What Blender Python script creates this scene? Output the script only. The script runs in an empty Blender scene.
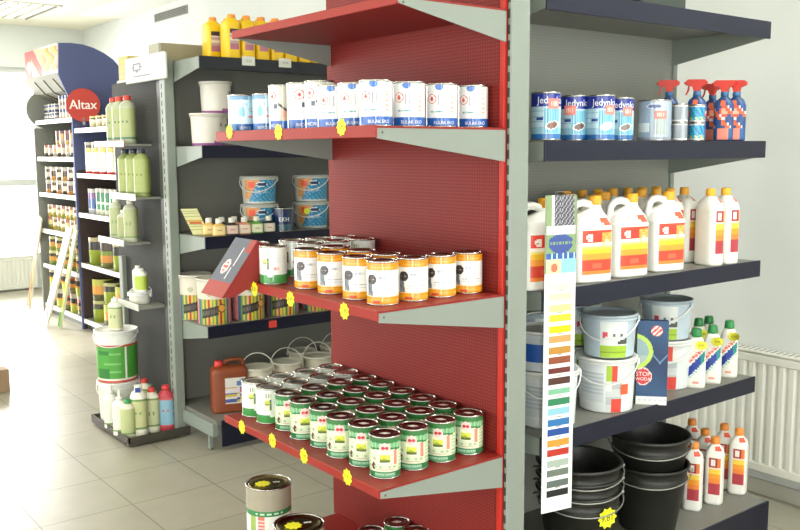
import bpy, math, random
from math import sin, cos, pi, radians
from mathutils import Vector, Matrix
random.seed(7)
SC = bpy.context.scene
COL = SC.collection
# ------------------------------------------------------------------ camera
FPX = 901.0; EYE = 1.75
PITCH = math.atan(114.5/FPX); YAW = radians(37.9); ROLL = radians(-0.33)
Fw = Vector((sin(YAW)*cos(PITCH), cos(YAW)*cos(PITCH), -sin(PITCH)))
R0 = Vector((cos(YAW), -sin(YAW), 0)); U0 = R0.cross(Fw)
Rr = R0*cos(ROLL)+U0*sin(ROLL); Ur = -R0*sin(ROLL)+U0*cos(ROLL)
CAM = Vector((0, 0, EYE))
def ray(px, py): return Fw+Rr*((px-400)/FPX)-Ur*((py-265)/FPX)
def atz(px, py, z):
    r = ray(px, py); return CAM+r*((z-EYE)/r.z)
def atx(px, py, x):
    r = ray(px, py); return CAM+r*(x/r.x)
def aty(px, py, y):
    r = ray(px, py); return CAM+r*(y/r.y)
cd = bpy.data.cameras.new('camera'); cam = bpy.data.objects.new('camera', cd); COL.objects.link(cam)
M = Matrix((Rr, Ur, -Fw)).transposed().to_4x4(); M.translation = CAM
cam.matrix_world = M
cd.sensor_width = 36; cd.lens = FPX/800*36; cd.clip_start = .05; cd.clip_end = 100
SC.camera = cam
# ------------------------------------------------------------------ colour and materials
_lin = {}
def lin(h):
    if not isinstance(h, str): return h
    if h not in _lin:
        s = h.lstrip('#'); o = []
        for i in (0, 2, 4):
            c = int(s[i:i+2], 16)/255
            o.append(c/12.92 if c <= .04045 else ((c+.055)/1.055)**2.4)
        _lin[h] = (o[0], o[1], o[2], 1.0)
    return _lin[h]
def mix(a, b, t):
    a = lin(a); b = lin(b); return tuple(a[i]*(1-t)+b[i]*t for i in range(3))+(1.0,)
def newmat(name):
    m = bpy.data.materials.new(name); m.use_nodes = True
    n = m.node_tree.nodes; return m, n, m.node_tree.links, n['Principled BSDF']
def finish(name, rough, metal=0, bump=0.0, bscale=60, coat=0, spec=.5, alpha=None, trans=0, vary=.06):
    m, n, l, b = newmat(name)
    a = n.new('ShaderNodeAttribute'); a.attribute_name = 'Col'
    tc = n.new('ShaderNodeTexCoord'); nz = n.new('ShaderNodeTexNoise'); nz.inputs['Scale'].default_value = bscale
    l.new(tc.outputs['Object'], nz.inputs['Vector'])
    mr = n.new('ShaderNodeMapRange'); mr.inputs['To Min'].default_value = 1-vary; mr.inputs['To Max'].default_value = 1+vary
    l.new(nz.outputs['Fac'], mr.inputs['Value'])
    mx = n.new('ShaderNodeVectorMath'); mx.operation = 'SCALE'
    l.new(a.outputs['Color'], mx.inputs[0]); l.new(mr.outputs[0], mx.inputs['Scale'])
    l.new(mx.outputs[0], b.inputs['Base Color'])
    b.inputs['Roughness'].default_value = rough; b.inputs['Metallic'].default_value = metal
    b.inputs['Specular IOR Level'].default_value = spec; b.inputs['Coat Weight'].default_value = coat
    b.inputs['Coat Roughness'].default_value = .12
    b.inputs['Transmission Weight'].default_value = trans
    if alpha: b.inputs['Alpha'].default_value = alpha
    if bump:
        bp = n.new('ShaderNodeBump'); bp.inputs['Strength'].default_value = bump; bp.inputs['Distance'].default_value = .002
        l.new(nz.outputs['Fac'], bp.inputs['Height']); l.new(bp.outputs[0], b.inputs['Normal'])
    return m
MT = {
 'print': finish('printed_tin', .22, 0, 0, 40, coat=.4),
 'label': finish('printed_paper', .5, 0, 0, 60),
 'plastic': finish('plastic', .38, 0, .05, 30),
 'matte': finish('matte_paint', .75, 0, .05, 90),
 'powder': finish('powder_coated_steel', .42, 0, .06, 220, spec=.35),
 'metal': finish('bright_tinplate', .24, 1, .03, 60),
 'steel': finish('dull_steel', .42, .6, .04, 80),
 'clear': finish('translucent_plastic', .25, 0, 0, 30, trans=.35),
 'rubber': finish('black_plastic', .42, 0, .08, 120),
}
def perf(name, col, dot, ax, pitch=.012, rad=.30, rough=.42):
    """powder coated sheet punched with a square grid of small holes"""
    m, n, l, b = newmat(name)
    g = n.new('ShaderNodeNewGeometry'); s = n.new('ShaderNodeSeparateXYZ'); l.new(g.outputs['Position'], s.inputs[0])
    def mth(op, a, c=None):
        q = n.new('ShaderNodeMath'); q.operation = op
        for i, v in enumerate((a, c)):
            if v is None: continue
            if isinstance(v, (int, float)): q.inputs[i].default_value = v
            else: l.new(v, q.inputs[i])
        return q.outputs[0]
    u = mth('SUBTRACT', mth('FRACT', mth('DIVIDE', s.outputs[ax], pitch)), .5)
    v = mth('SUBTRACT', mth('FRACT', mth('DIVIDE', s.outputs['Z'], pitch)), .5)
    d = mth('SQRT', mth('ADD', mth('MULTIPLY', u, u), mth('MULTIPLY', v, v)))
    f = mth('LESS_THAN', d, rad)
    nz = n.new('ShaderNodeTexNoise'); nz.inputs['Scale'].default_value = 3; l.new(g.outputs['Position'], nz.inputs['Vector'])
    mx = n.new('ShaderNodeMix'); mx.data_type = 'RGBA'
    mx.inputs['A'].default_value = lin(col); mx.inputs['B'].default_value = lin(dot)
    l.new(f, mx.inputs['Factor']); l.new(mx.outputs['Result'], b.inputs['Base Color'])
    mr = n.new('ShaderNodeMapRange'); mr.inputs['To Min'].default_value = rough-.05; mr.inputs['To Max'].default_value = rough+.08
    l.new(nz.outputs['Fac'], mr.inputs['Value']); l.new(mr.outputs[0], b.inputs['Roughness']); b.inputs['Specular IOR Level'].default_value = .25
    bp = n.new('ShaderNodeBump'); bp.inputs['Strength'].default_value = .25; bp.inputs['Distance'].default_value = .001; bp.invert = True
    l.new(f, bp.inputs['Height']); l.new(bp.outputs[0], b.inputs['Normal'])
    return m
MT['perf_red'] = perf('red_perforated_sheet', '#761d18', '#84332b', 'Y', rough=.52)  # lighter dots paint in the light coming through the holes
MT['perf_grey'] = perf('grey_sheet', '#93958c', '#8a8c83', 'X')
MT['perf_grey_dark'] = perf('dark_grey_sheet', '#7c7c75', '#75756e', 'X')
MT['perf_grey_y'] = perf('grey_slotted_sheet', '#3a3a37', '#323230', 'Y', .02, rough=.7)
MT['perf_dark'] = perf('dark_brown_back_sheet', '#4a3c36', '#40342e', 'Y', .02)
def wallmat(name, col, sc=3, amt=.03, rough=.85):
    m, n, l, b = newmat(name)
    g = n.new('ShaderNodeNewGeometry'); nz = n.new('ShaderNodeTexNoise'); nz.inputs['Scale'].default_value = sc; nz.inputs['Detail'].default_value = 5
    l.new(g.outputs['Position'], nz.inputs['Vector'])
    mx = n.new('ShaderNodeMix'); mx.data_type = 'RGBA'; c = lin(col)
    mx.inputs['A'].default_value = tuple(v*(1-amt) for v in c[:3])+(1,); mx.inputs['B'].default_value = tuple(min(1, v*(1+amt)) for v in c[:3])+(1,)
    l.new(nz.outputs['Fac'], mx.inputs['Factor']); l.new(mx.outputs['Result'], b.inputs['Base Color'])
    b.inputs['Roughness'].default_value = rough
    n2 = n.new('ShaderNodeTexNoise'); n2.inputs['Scale'].default_value = 140; l.new(g.outputs['Position'], n2.inputs['Vector'])
    bp = n.new('ShaderNodeBump'); bp.inputs['Strength'].default_value = .08; bp.inputs['Distance'].default_value = .002
    l.new(n2.outputs['Fac'], bp.inputs['Height']); l.new(bp.outputs[0], b.inputs['Normal'])
    return m
WALL = wallmat('wall_paint', '#d8dcd8'); CEIL = wallmat('ceiling_paint', '#e9e5d2'); WHITE = wallmat('white_trim', '#e2e2dc')
def floormat():
    m, n, l, b = newmat('floor_tiles')
    g = n.new('ShaderNodeNewGeometry'); mp = n.new('ShaderNodeMapping')
    T = .4475
    mp.inputs['Location'].default_value = (-1.595/T, -4.24/T, 0); mp.inputs['Scale'].default_value = (1/T, 1/T, 1)
    l.new(g.outputs['Position'], mp.inputs['Vector'])
    br = n.new('ShaderNodeTexBrick'); br.offset = 0; br.inputs['Scale'].default_value = 1
    br.inputs['Brick Width'].default_value = 1; br.inputs['Row Height'].default_value = 1; br.inputs['Mortar Size'].default_value = .009
    br.inputs['Mortar Smooth'].default_value = .2; br.inputs['Bias'].default_value = 0
    br.inputs['Color1'].default_value = lin('#aaa696'); br.inputs['Color2'].default_value = lin('#a4a090'); br.inputs['Mortar'].default_value = lin('#817b6d')
    l.new(mp.outputs[0], br.inputs['Vector'])
    nz = n.new('ShaderNodeTexNoise'); nz.inputs['Scale'].default_value = 6; nz.inputs['Detail'].default_value = 6; l.new(g.outputs['Position'], nz.inputs['Vector'])
    mx = n.new('ShaderNodeMix'); mx.data_type = 'RGBA'; mx.blend_type = 'MULTIPLY'; mx.inputs['Factor'].default_value = .3
    rp = n.new('ShaderNodeValToRGB'); rp.color_ramp.elements[0].position = .35; rp.color_ramp.elements[0].color = (.78, .76, .72, 1); rp.color_ramp.elements[1].position = .65
    l.new(nz.outputs['Fac'], rp.inputs[0]); l.new(br.outputs['Color'], mx.inputs['A']); l.new(rp.outputs[0], mx.inputs['B'])
    l.new(mx.outputs['Result'], b.inputs['Base Color']); b.inputs['Roughness'].default_value = .33
    bp = n.new('ShaderNodeBump'); bp.inputs['Strength'].default_value = .3; bp.inputs['Distance'].default_value = .002; bp.invert = True
    l.new(br.outputs['Fac'], bp.inputs['Height']); l.new(bp.outputs[0], b.inputs['Normal'])
    return m
FLOOR = floormat()
def emit(name, col, s):
    m, n, l, b = newmat(name)
    b.inputs['Base Color'].default_value = lin(col); b.inputs['Emission Color'].default_value = lin(col); b.inputs['Emission Strength'].default_value = s
    return m
# ------------------------------------------------------------------ mesh builder
_font = {}
def textgeo(s):
    if s in _font: return _font[s]
    cu = bpy.data.curves.new('t', 'FONT'); cu.body = s; cu.resolution_u = 3; cu.align_x = 'CENTER'; cu.align_y = 'CENTER'
    o = bpy.data.objects.new('t', cu); COL.objects.link(o)
    dg = bpy.context.evaluated_depsgraph_get(); me = o.evaluated_get(dg).to_mesh()
    vs = [(v.co.x, v.co.y) for v in me.vertices]; fs = [tuple(p.vertices) for p in me.polygons]
    o.evaluated_get(dg).to_mesh_clear()
    bpy.data.objects.remove(o); bpy.data.curves.remove(cu)
    _font[s] = (vs, fs); return vs, fs
class MB:
    def __init__(s, off=(0, 0, 0)): s.v = []; s.f = []; s.c = []; s.m = []; s.sm = []; s.off = Vector(off); s.T = None
    def P(s, p):
        p = Vector(p)
        if s.T is not None: p = s.T @ p
        s.v.append(p-s.off); return len(s.v)-1
    def F(s, ids, col, mat, smooth=False):
        s.f.append(ids); s.c.append(lin(col)); s.m.append(mat); s.sm.append(smooth)
    def box(s, lo, hi, col, mat='matte', bev=0):
        x0, y0, z0 = lo; x1, y1, z1 = hi
        if bev:
            # chamfered box: three nested slabs lofted
            b = bev
            rings = []
            for z, k in ((z0, b), (z0+b, 0), (z1-b, 0), (z1, b)):
                rings.append([s.P(p) for p in ((x0+k+b, y0+k, z), (x1-k-b, y0+k, z), (x1-k, y0+k+b, z), (x1-k, y1-k-b, z), (x1-k-b, y1-k, z), (x0+k+b, y1-k, z), (x0+k, y1-k-b, z), (x0+k, y0+k+b, z))])
            for a, c in zip(rings, rings[1:]):
                for i in range(8): s.F((a[i], a[(i+1) % 8], c[(i+1) % 8], c[i]), col, mat)
            s.F(tuple(reversed(rings[0])), col, mat); s.F(tuple(rings[-1]), col, mat); return
        q = [s.P(p) for p in ((x0, y0, z0), (x1, y0, z0), (x1, y1, z0), (x0, y1, z0), (x0, y0, z1), (x1, y0, z1), (x1, y1, z1), (x0, y1, z1))]
        for t in ((3, 2, 1, 0), (4, 5, 6, 7), (0, 1, 5, 4), (1, 2, 6, 5), (2, 3, 7, 6), (3, 0, 4, 7)): s.F(tuple(q[i] for i in t), col, mat)
    def prism(s, poly, ax, a0, a1, col, mat='matte', sidecol=None):
        """poly is 2D; extruded along axis ax (0,1,2) from a0 to a1"""
        def p3(u, v, w): return ((w, u, v), (u, w, v), (u, v, w))[ax]
        A = [s.P(p3(u, v, a0)) for u, v in poly]; B = [s.P(p3(u, v, a1)) for u, v in poly]; n = len(poly)
        s.F(tuple(reversed(A)), col, mat); s.F(tuple(B), col, mat)
        for i in range(n): s.F((A[i], A[(i+1) % n], B[(i+1) % n], B[i]), sidecol or col, mat)
    def lathe(s, prof, col, mat='plastic', N=32, c=(0, 0, 0), smooth=True, capb=True, capt=True, sx=1, sy=1):
        """prof: list of (r, z[, col[, mat]]) - colour of the band that starts there"""
        R = []
        for p in prof: R.append([s.P((c[0]+p[0]*cos(2*pi*i/N)*sx, c[1]+p[0]*sin(2*pi*i/N)*sy, c[2]+p[1])) for i in range(N)])
        for k in range(len(R)-1):
            cc = prof[k][2] if len(prof[k]) > 2 and prof[k][2] else col; mm = prof[k][3] if len(prof[k]) > 3 else mat
            for i in range(N): s.F((R[k][i], R[k][(i+1) % N], R[k+1][(i+1) % N], R[k+1][i]), cc, mm, smooth)
        if capb: s.F(tuple(reversed(R[0])), prof[0][2] if len(prof[0]) > 2 and prof[0][2] else col, mat)
        if capt: s.F(tuple(R[-1]), prof[-1][2] if len(prof[-1]) > 2 and prof[-1][2] else col, mat)
    def wrap(s, r0, r1, z0, z1, art, nu=72, nv=30, mat='print', c=(0, 0, 0), u0=0, u1=1):
        """painted cylinder/cone wall; u=.5 faces local -y, u grows to the right as seen from outside"""
        g = []
        for j in range(nv+1):
            t = j/nv; r = r0+(r1-r0)*t
            g.append([s.P((c[0]+r*sin((u0+(u1-u0)*i/nu-.5)*2*pi), c[1]-r*cos((u0+(u1-u0)*i/nu-.5)*2*pi), c[2]+z0+(z1-z0)*t)) for i in range(nu+(0 if u1-u0 >= 1 else 1))])
        w = len(g[0])
        for j in range(nv):
            for i in range(nu):
                s.F((g[j][i % w], g[j][(i+1) % w], g[j+1][(i+1) % w], g[j+1][i % w]), art(u0+(u1-u0)*(i+.5)/nu, (j+.5)/nv), mat, True)
    def grid(s, o, du, dv, nu, nv, art, mat='label', flip=False):
        o = Vector(o); du = Vector(du); dv = Vector(dv)
        g = [[s.P(o+du*(i/nu)+dv*(j/nv)) for i in range(nu+1)] for j in range(nv+1)]
        for j in range(nv):
            for i in range(nu):
                q = (g[j][i], g[j][i+1], g[j+1][i+1], g[j+1][i])
                s.F(tuple(reversed(q)) if flip else q, art((i+.5)/nu, (j+.5)/nv), mat)
    def loft(s, rings, col, mat='plastic', N=36, paint=None, sub=1, capt=True, smooth=True):
        """rings: (z, hx, hy, power, cx, cy)"""
        R = []; full = []
        for a, b in zip(rings, rings[1:]):
            k = sub if b[0]-a[0] > .03 else 1
            for q in range(k): full.append(tuple(a[i]+(b[i]-a[i])*q/k for i in range(6)))
        full.append(rings[-1])
        for z, hx, hy, e, cx, cy in full:
            ring = []
            for i in range(N):
                t = 2*pi*(i+.5)/N; ct, st = cos(t), sin(t)
                ring.append((cx+hx*math.copysign(abs(ct)**(2/e), ct), cy+hy*math.copysign(abs(st)**(2/e), st), z))
            R.append(ring)
        I = [[s.P(p) for p in r] for r in R]
        for k in range(len(R)-1):
            for i in range(N):
                j = (i+1) % N; c = col
                if paint:
                    mx = tuple((R[k][i][q]+R[k][j][q]+R[k+1][i][q]+R[k+1][j][q])/4 for q in range(3))
                    nx, ny = R[k][j][1]-R[k][i][1], -(R[k][j][0]-R[k][i][0]); L = math.hypot(nx, ny) or 1
                    c = paint(mx[0], mx[1], mx[2], nx/L, ny/L) or col
                s.F((I[k][i], I[k][j], I[k+1][j], I[k+1][i]), c, mat, smooth)
        s.F(tuple(reversed(I[0])), col, mat)
        if capt: s.F(tuple(I[-1]), col, mat)
    def tube(s, pts, r, col, mat='plastic', n=8, closed=False):
        pts = [Vector(p) for p in pts]; rings = []; m = len(pts); up = None
        for i, p in enumerate(pts):
            a = pts[(i-1) % m] if (i > 0 or closed) else p; b = pts[(i+1) % m] if (i < m-1 or closed) else p
            d = (b-a).normalized()
            if up is None: up = d.orthogonal().normalized()
            up = (up-d*up.dot(d)).normalized(); w = d.cross(up)
            rings.append([s.P(p+(up*cos(2*pi*k/n)+w*sin(2*pi*k/n))*r) for k in range(n)])
        for i in range(m if closed else m-1):
            A, B = rings[i], rings[(i+1) % m]
            for k in range(n): s.F((A[k], A[(k+1) % n], B[(k+1) % n], B[k]), col, mat, True)
        if not closed: s.F(tuple(reversed(rings[0])), col, mat); s.F(tuple(rings[-1]), col, mat)
    def text(s, t, size, fn, col, mat='label', sx=1):
        vs, fs = textgeo(t); ids = [s.P(fn(x*size*sx, y*size)) for x, y in vs]
        for f in fs: s.F(tuple(ids[i] for i in f), col, mat)
    def ctext(s, t, size, r, u, z, col, mat='print', sx=1, rot=0, c=(0, 0, 0)):
        a0 = (u-.5)*2*pi; cr, sr = cos(rot), sin(rot)
        def fn(x, y):
            x, y = x*cr-y*sr, x*sr+y*cr
            a = a0+x/r; return (c[0]+(r+.0006)*sin(a), c[1]-(r+.0006)*cos(a), c[2]+z+y)
        s.text(t, size, fn, col, mat, sx)
    def build(s, name, parent=None, loc=(0, 0, 0), rot=0):
        me = bpy.data.meshes.new(name); me.from_pydata([tuple(v) for v in s.v], [], s.f)
        ms = sorted(set(s.m), key=str); me.materials.clear()
        for k in ms: me.materials.append(MT[k] if isinstance(k, str) else k)
        ix = {k: i for i, k in enumerate(ms)}
        me.polygons.foreach_set('material_index', [ix[k] for k in s.m]); me.polygons.foreach_set('use_smooth', s.sm)
        ca = me.color_attributes.new('Col', 'FLOAT_COLOR', 'CORNER'); d = []
        for f, c in zip(s.f, s.c): d.extend(tuple(c)*len(f))
        ca.data.foreach_set('color', d); me.update()
        o = bpy.data.objects.new(name, me); COL.objects.link(o); o.location = loc; o.rotation_euler = (0, 0, rot)
        if parent: o.parent = parent
        return o
def tag(o, label, cat, group=None, kind=None):
    if label: o['label'] = label
    if cat: o['category'] = cat
    if group: o['group'] = group
    if kind: o['kind'] = kind
    return o
def empty(name, label, cat, loc=(0, 0, 0), rot=0, group=None):
    o = bpy.data.objects.new(name, None); COL.objects.link(o); o.location = loc; o.rotation_euler = (0, 0, rot); o.empty_display_size = .05
    return tag(o, label, cat, group)
_used = set()
def place(proto, loc, rot=0, label=None, group=None, tilt=None):
    """first call moves the prototype, later calls copy it with its parts and sub-parts"""
    if proto.name not in _used: _used.add(proto.name); o = proto
    else:
        o = proto.copy(); COL.objects.link(o)
        for ch in list(proto.children):
            c = ch.copy(); COL.objects.link(c); c.parent = o
            for g in ch.children:
                d = g.copy(); COL.objects.link(d); d.parent = c
    o.location = loc; o.rotation_euler = tilt if tilt else (0, 0, rot)
    if label: o['label'] = label
    if group: o['group'] = group
    return o
def face(loc, extra=0):
    """z rotation that turns a thing's local -y towards the camera side of the aisle"""
    return math.atan2(-loc[0], loc[1])+extra if False else math.atan2(CAM.y-loc[1], CAM.x-loc[0])+pi/2+extra
def struct(name, mb, label=None):
    o = mb.build(name); o['kind'] = 'structure'
    if label: o['label'] = label
    return o
ORD = ['first', 'second', 'third', 'fourth', 'fifth', 'sixth', 'seventh', 'eighth', 'ninth', 'tenth', 'eleventh', 'twelfth']
# ------------------------------------------------------------------ room
XR, YB, ZC, XL, YF = 4.17, 12.09, 3.34, -3.2, -2.6
def sbox(name, lo, hi, m):
    b = MB(); b.box(lo, hi, '#ffffff', 'matte'); o = b.build(name); o.data.materials.clear(); o.data.materials.append(m); o['kind'] = 'structure'; return o
sbox('floor', (XL-.2, YF-.2, -.1), (XR+.2, YB+.2, 0), FLOOR)
sbox('ceiling', (XL-.2, YF-.2, ZC), (XR+.2, YB+.2, ZC+.1), CEIL)
sbox('wall_right', (XR, YF-.2, 0), (XR+.2, YB+.2, ZC), WALL)
def wall_with_hole(name, ax, pos, th, a0, a1, h0, h1, z0, z1):
    b = MB()
    def bb(u0, u1, w0, w1):
        if ax == 1: b.box((u0, pos, w0), (u1, pos+th, w1), '#ffffff')
        else: b.box((pos, u0, w0), (pos+th, u1, w1), '#ffffff')
    bb(a0, h0, 0, ZC); bb(h1, a1, 0, ZC); bb(h0, h1, 0, z0); bb(h0, h1, z1, ZC)
    o = b.build(name); o.data.materials.clear(); o.data.materials.append(WALL); o['kind'] = 'structure'
wall_with_hole('wall_back', 1, YB, .2, XL, XR, -1.2, 3.56, .40, 2.82)
b = MB()
for u0, u1, w0, w1 in ((XL, -2.55, 0, ZC), (-1.65, -.45, 0, ZC), (3.65, XR, 0, ZC), (-2.55, -1.65, 2.6, ZC), (-.45, 3.65, 2.85, ZC), (-.45, 3.65, 0, .35)): b.box((u0, YF-.2, w0), (u1, YF, w1), '#ffffff')
o = b.build('wall_front'); o.data.materials.clear(); o.data.materials.append(WALL); o['kind'] = 'structure'
wall_with_hole('wall_left', 0, XL-.2, .2, YF, YB, -1.2, 9.5, .3, 2.9)
def window(name, ax, pos, a0, a1, z0, z1, bars, zb):
    b = MB(); C_ = '#c9ccc8'
    def bb(u0, u1, w0, w1, d=.05):
        if ax == 1: b.box((u0, pos, w0), (u1, pos+d, w1), C_, 'powder')
        else: b.box((pos, u0, w0), (pos+d, u1, w1), C_, 'powder')
    bb(a0, a1, z0, z0+.05); bb(a0, a1, z1-.07, z1); bb(a0, a0+.05, z0, z1); bb(a1-.05, a1, z0, z1)
    for q in bars: bb(q-.03, q+.03, z0, z1)
    if zb: bb(a0, a1, zb-.04, zb+.04, .07)
    r = empty(name, None, None, (0, 0, 0)); r['kind'] = 'structure'; del_ = r
    b.build('window_frame', r)
    g = MB()
    if ax == 1: g.box((a0, pos+.02, z0), (a1, pos+.026, z1), '#f4fafa', 'clear')
    else: g.box((pos+.02, a0, z0), (pos+.026, a1, z1), '#f4fafa', 'clear')
    o = g.build('window_pane', r); o.data.materials.clear(); o.data.materials.append(GLASS); return r
def glassmat():
    m, n, l, b = newmat('window_glass'); out = n['Material Output']
    t = n.new('ShaderNodeBsdfTransparent'); gl = n.new('ShaderNodeBsdfGlossy'); gl.inputs['Roughness'].default_value = .03
    fr = n.new('ShaderNodeFresnel'); fr.inputs['IOR'].default_value = 1.3; mx = n.new('ShaderNodeMixShader')
    l.new(fr.outputs[0], mx.inputs[0]); l.new(t.outputs[0], mx.inputs[1]); l.new(gl.outputs[0], mx.inputs[2]); l.new(mx.outputs[0], out.inputs[0]); return m
GLASS = glassmat()
window('window_1', 1, YB+.05, -1.2, 3.56, .40, 2.82, (1.2,), 1.37)
window('window_2', 1, YF-.15, -2.55, -1.65, .0, 2.6, (), None)
window('window_4', 1, YF-.15, -.45, 3.65, .35, 2.85, (.9, 2.3), None)
window('window_3', 0, XL-.15, -1.2, 9.5, .3, 2.9, (1, 3.2, 5.4, 7.6), None)
b = MB(); b.box((XR-.012, YF, 0), (XR, YB, .075), '#b9b8ad', 'matte'); struct('baseboard_right', b)
# ceiling bulkhead, its vent and the louvred lights
b = MB(); b.box((XR-.5, 3.0, ZC-.012), (XR, 10.76, ZC), '#f2f0e6', 'matte'); struct('trim_1', b)
v = empty('air_vent', 'grey slotted ventilation grille high on the right wall', 'vent', (XR, atx(171, 14, XR).y, atx(171, 14, XR).z))
b = MB(); b.box((-.012, -.42, -.045), (0, .42, .045), '#8f8f86', 'powder', .003); b.build('frame', v)
b = MB()
for k in range(5): b.box((-.018, -.40, -.036+k*.016), (-.012, .40, -.029+k*.016), '#55554f', 'powder')
b.build('slat', v)
LAMP = emit('lamp_tube', '#fff6dc', 7)
def ceiling_light(x, y, ang, label):
    r = empty('ceiling_light', label, 'ceiling light', (x, y, ZC), ang, 'louvred ceiling lights')
    b = MB()
    b.box((-.32, -.62, -.012), (-.30, .62, 0), '#e8e6da', 'powder'); b.box((.30, -.62, -.012), (.32, .62, 0), '#e8e6da', 'powder')
    b.box((-.32, -.62, -.012), (.32, -.60, 0), '#e8e6da', 'powder'); b.box((-.32, .60, -.012), (.32, .62, 0), '#e8e6da', 'powder')
    b.box((-.30, -.6, -.004), (.30, .6, -.001), '#f4f2e8', 'powder'); b.build('housing', r)
    b = MB()
    for k in range(5): b.box((-.262+k*.13, -.58, -.02), (-.250+k*.13, .58, -.004), '#7c7a6c', 'powder')
    b.build('louvre', r)
    for k in (-1, 0, 1):
        t = MB(); t.tube([(k*.13-.065, -.57, -.014), (k*.13-.065, .57, -.014)], .009, '#ffffff', 'plastic', 8)
        o = t.build('lamp_tube', r); o.data.materials.clear(); o.data.materials.append(LAMP)
ceiling_light(3.0, 10.85, 0, 'louvred ceiling light nearest the far window')
ceiling_light(1.2, 8.2, 0, 'louvred ceiling light over the bare floor in the middle of the shop')
ceiling_light(.6, 4.2, 0, 'louvred ceiling light over the aisle before the red shelves')
ceiling_light(3.0, .9, 0, 'louvred ceiling light above the aisle before the blue shelves')
# ------------------------------------------------------------------ radiators
def radiator(loc, L, H, ax, label):
    r = empty('radiator', label, 'radiator', loc, 0 if ax == 1 else 0)
    # panel lies along local y (ax 1) or x (ax 0), faces -x / -y
    b = MB(); C_ = '#e6e6dc'; n = int(L/.052)
    prof = []
    for k in range(n):
        a = k*L/n; w = L/n
        prof += [(a, 0), (a+w*.28, 0), (a+w*.42, .012), (a+w*.86, .012)]
    prof += [(L, 0)]
    poly = prof+[(L, -.02), (0, -.02)]
    if ax == 1: b.prism([(-.075-d, a) for a, d in poly], 2, .045, H-.06, C_, 'powder')
    else: b.prism([(a, -.075-d) for a, d in poly], 2, .045, H-.06, C_, 'powder')
    b.build('front_panel', r)
    b = MB()
    if ax == 1:
        b.box((-.088, 0, H-.06), (-.055, L, H-.015), C_, 'powder', .006); b.box((-.088, 0, 0), (-.055, L, .045), C_, 'powder', .006)
        b.box((-.085, -.004, 0), (-.01, 0, H-.01), C_, 'powder'); b.box((-.085, L, 0), (-.01, L+.004, H-.01), C_, 'powder')
    else:
        b.box((0, -.088, H-.06), (L, -.055, H-.015), C_, 'powder', .006); b.box((0, -.088, 0), (L, -.055, .045), C_, 'powder', .006)
    b.build('rail', r)
    b = MB()
    if ax == 1:
        b.box((-.09, -.004, H-.012), (-.005, L+.004, H), C_, 'powder', .003)
        for k in range(int(L/.03)): b.box((-.075, .01+k*.03, H-.001), (-.02, .022+k*.03, H+.001), '#9a9a90', 'powder')
    else: b.box((0, -.09, H-.012), (L, -.005, H), C_, 'powder', .003)
    b.build('top_grille', r)
radiator((XR-.005, 1.2, .145), 2.0, .61, 1, 'white ribbed panel radiator on the right wall behind the navy shelves')
radiator((1.9, YB-.01, .02), 1.5, .42, 0, 'pale radiator under the bright window at the far end')
# ------------------------------------------------------------------ shelving units
GREY = '#8a9289'
def post(b, lo, hi, slots=None):
    b.box(lo, hi, GREY, 'powder', .004)
    if slots:
        ax, pos, a = slots; z = .12
        while z < hi[2]-.05:
            if ax == 0: b.box((pos-.0008, a-.005, z), (pos, a+.005, z+.03), '#3a3a36', 'matte')
            else: b.box((a-.005, pos-.0008, z), (a+.005, pos, z+.03), '#3a3a36', 'matte')
            z += .05
def shelf_x(root, off, xl, xb, y0, y1, z, col, lipcol, lh, bl, bb, brk=GREY, name='shelf'):
    """shelf whose lip faces -x"""
    b = MB(off); b.box((xl+.004, y0+.003, z-.022), (xb, y1-.003, z), col, 'powder'); s = b.build(name, root)
    b = MB(off); b.box((xl-.002, y0, z-lh), (xl+.006, y1, z+.003), lipcol, 'powder', .002); b.build('lip', s)
    for yy in (y0, y1-.004):
        b = MB(off); b.prism([(xl+.004, z-.006), (xl+.004, z-bl), (xb-.0, z-bb), (xb+.0, z-.008)], 1, yy, yy+.004, brk, 'powder')
        b.box((xl+.02, yy-.001, z-.022), (xl+.026, yy, z-.016), '#555550', 'matte'); b.build('bracket', s)
    return s
def shelf_y(root, off, yl, yb, x0, x1, z, col, lipcol, lh, bl, bb, name='shelf'):
    """shelf whose lip faces -y"""
    b = MB(off); b.box((x0+.003, yl+.004, z-.03), (x1-.003, yb, z-.003), col, 'powder'); s = b.build(name, root)
    b = MB(off); b.box((x0, yl-.002, z-lh), (x1, yl+.006, z), lipcol, 'powder', .002); b.build('lip', s)
    for xx in (x0, x1-.004):
        b = MB(off); b.prism([(yl+.006, z-.006), (yl+.006, z-bl), (yb, z-bb), (yb, z-.008)], 0, xx, xx+.004, GREY, 'powder'); b.build('bracket', s)
    return s
ZL, ZM, ZU, ZT, ZB = .715, 1.272, 1.822, 2.20, .177
RX, RY0, RY1, RXB = 1.575, 2.133, 3.156, 2.10
RED = '#8a251f'; REDL = '#96291f'
red = empty('shelving_unit', 'red shelving unit with perforated back and grey brackets in the middle', 'shelving unit', (RXB, RY0, 0))
ro = (RXB, RY0, 0)
b = MB(ro); post(b, (2.108, 2.118, 0), (2.196, 2.137, 2.62), (0, 2.108, 2.128)); b.build('post', red)
b = MB(ro); post(b, (2.114, 3.152, 0), (2.196, 3.180, 2.62)); b.build('post', red)
b = MB(ro); b.box((2.100, 2.165, .17), (2.112, 3.182, 2.60), '#8f2a26', MT['perf_red']); b.build('back_panel', red)
b = MB(ro); b.box((2.096, 2.1375, .17), (2.112, 2.160, 2.60), '#ba2c20', 'powder', .002); b.build('panel_trim', red)
b = MB(ro); b.box((2.188, 2.16, .17), (2.196, 3.150, 2.60), '#7c7c74', 'powder'); b.build('rear_panel', red)
shelf_x(red, ro, RX, RXB, RY0, RY1, ZL, RED, REDL, .026, .026, .115)
shelf_x(red, ro, RX, RXB, RY0, RY1, ZM, RED, REDL, .030, .034, .115)
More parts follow.
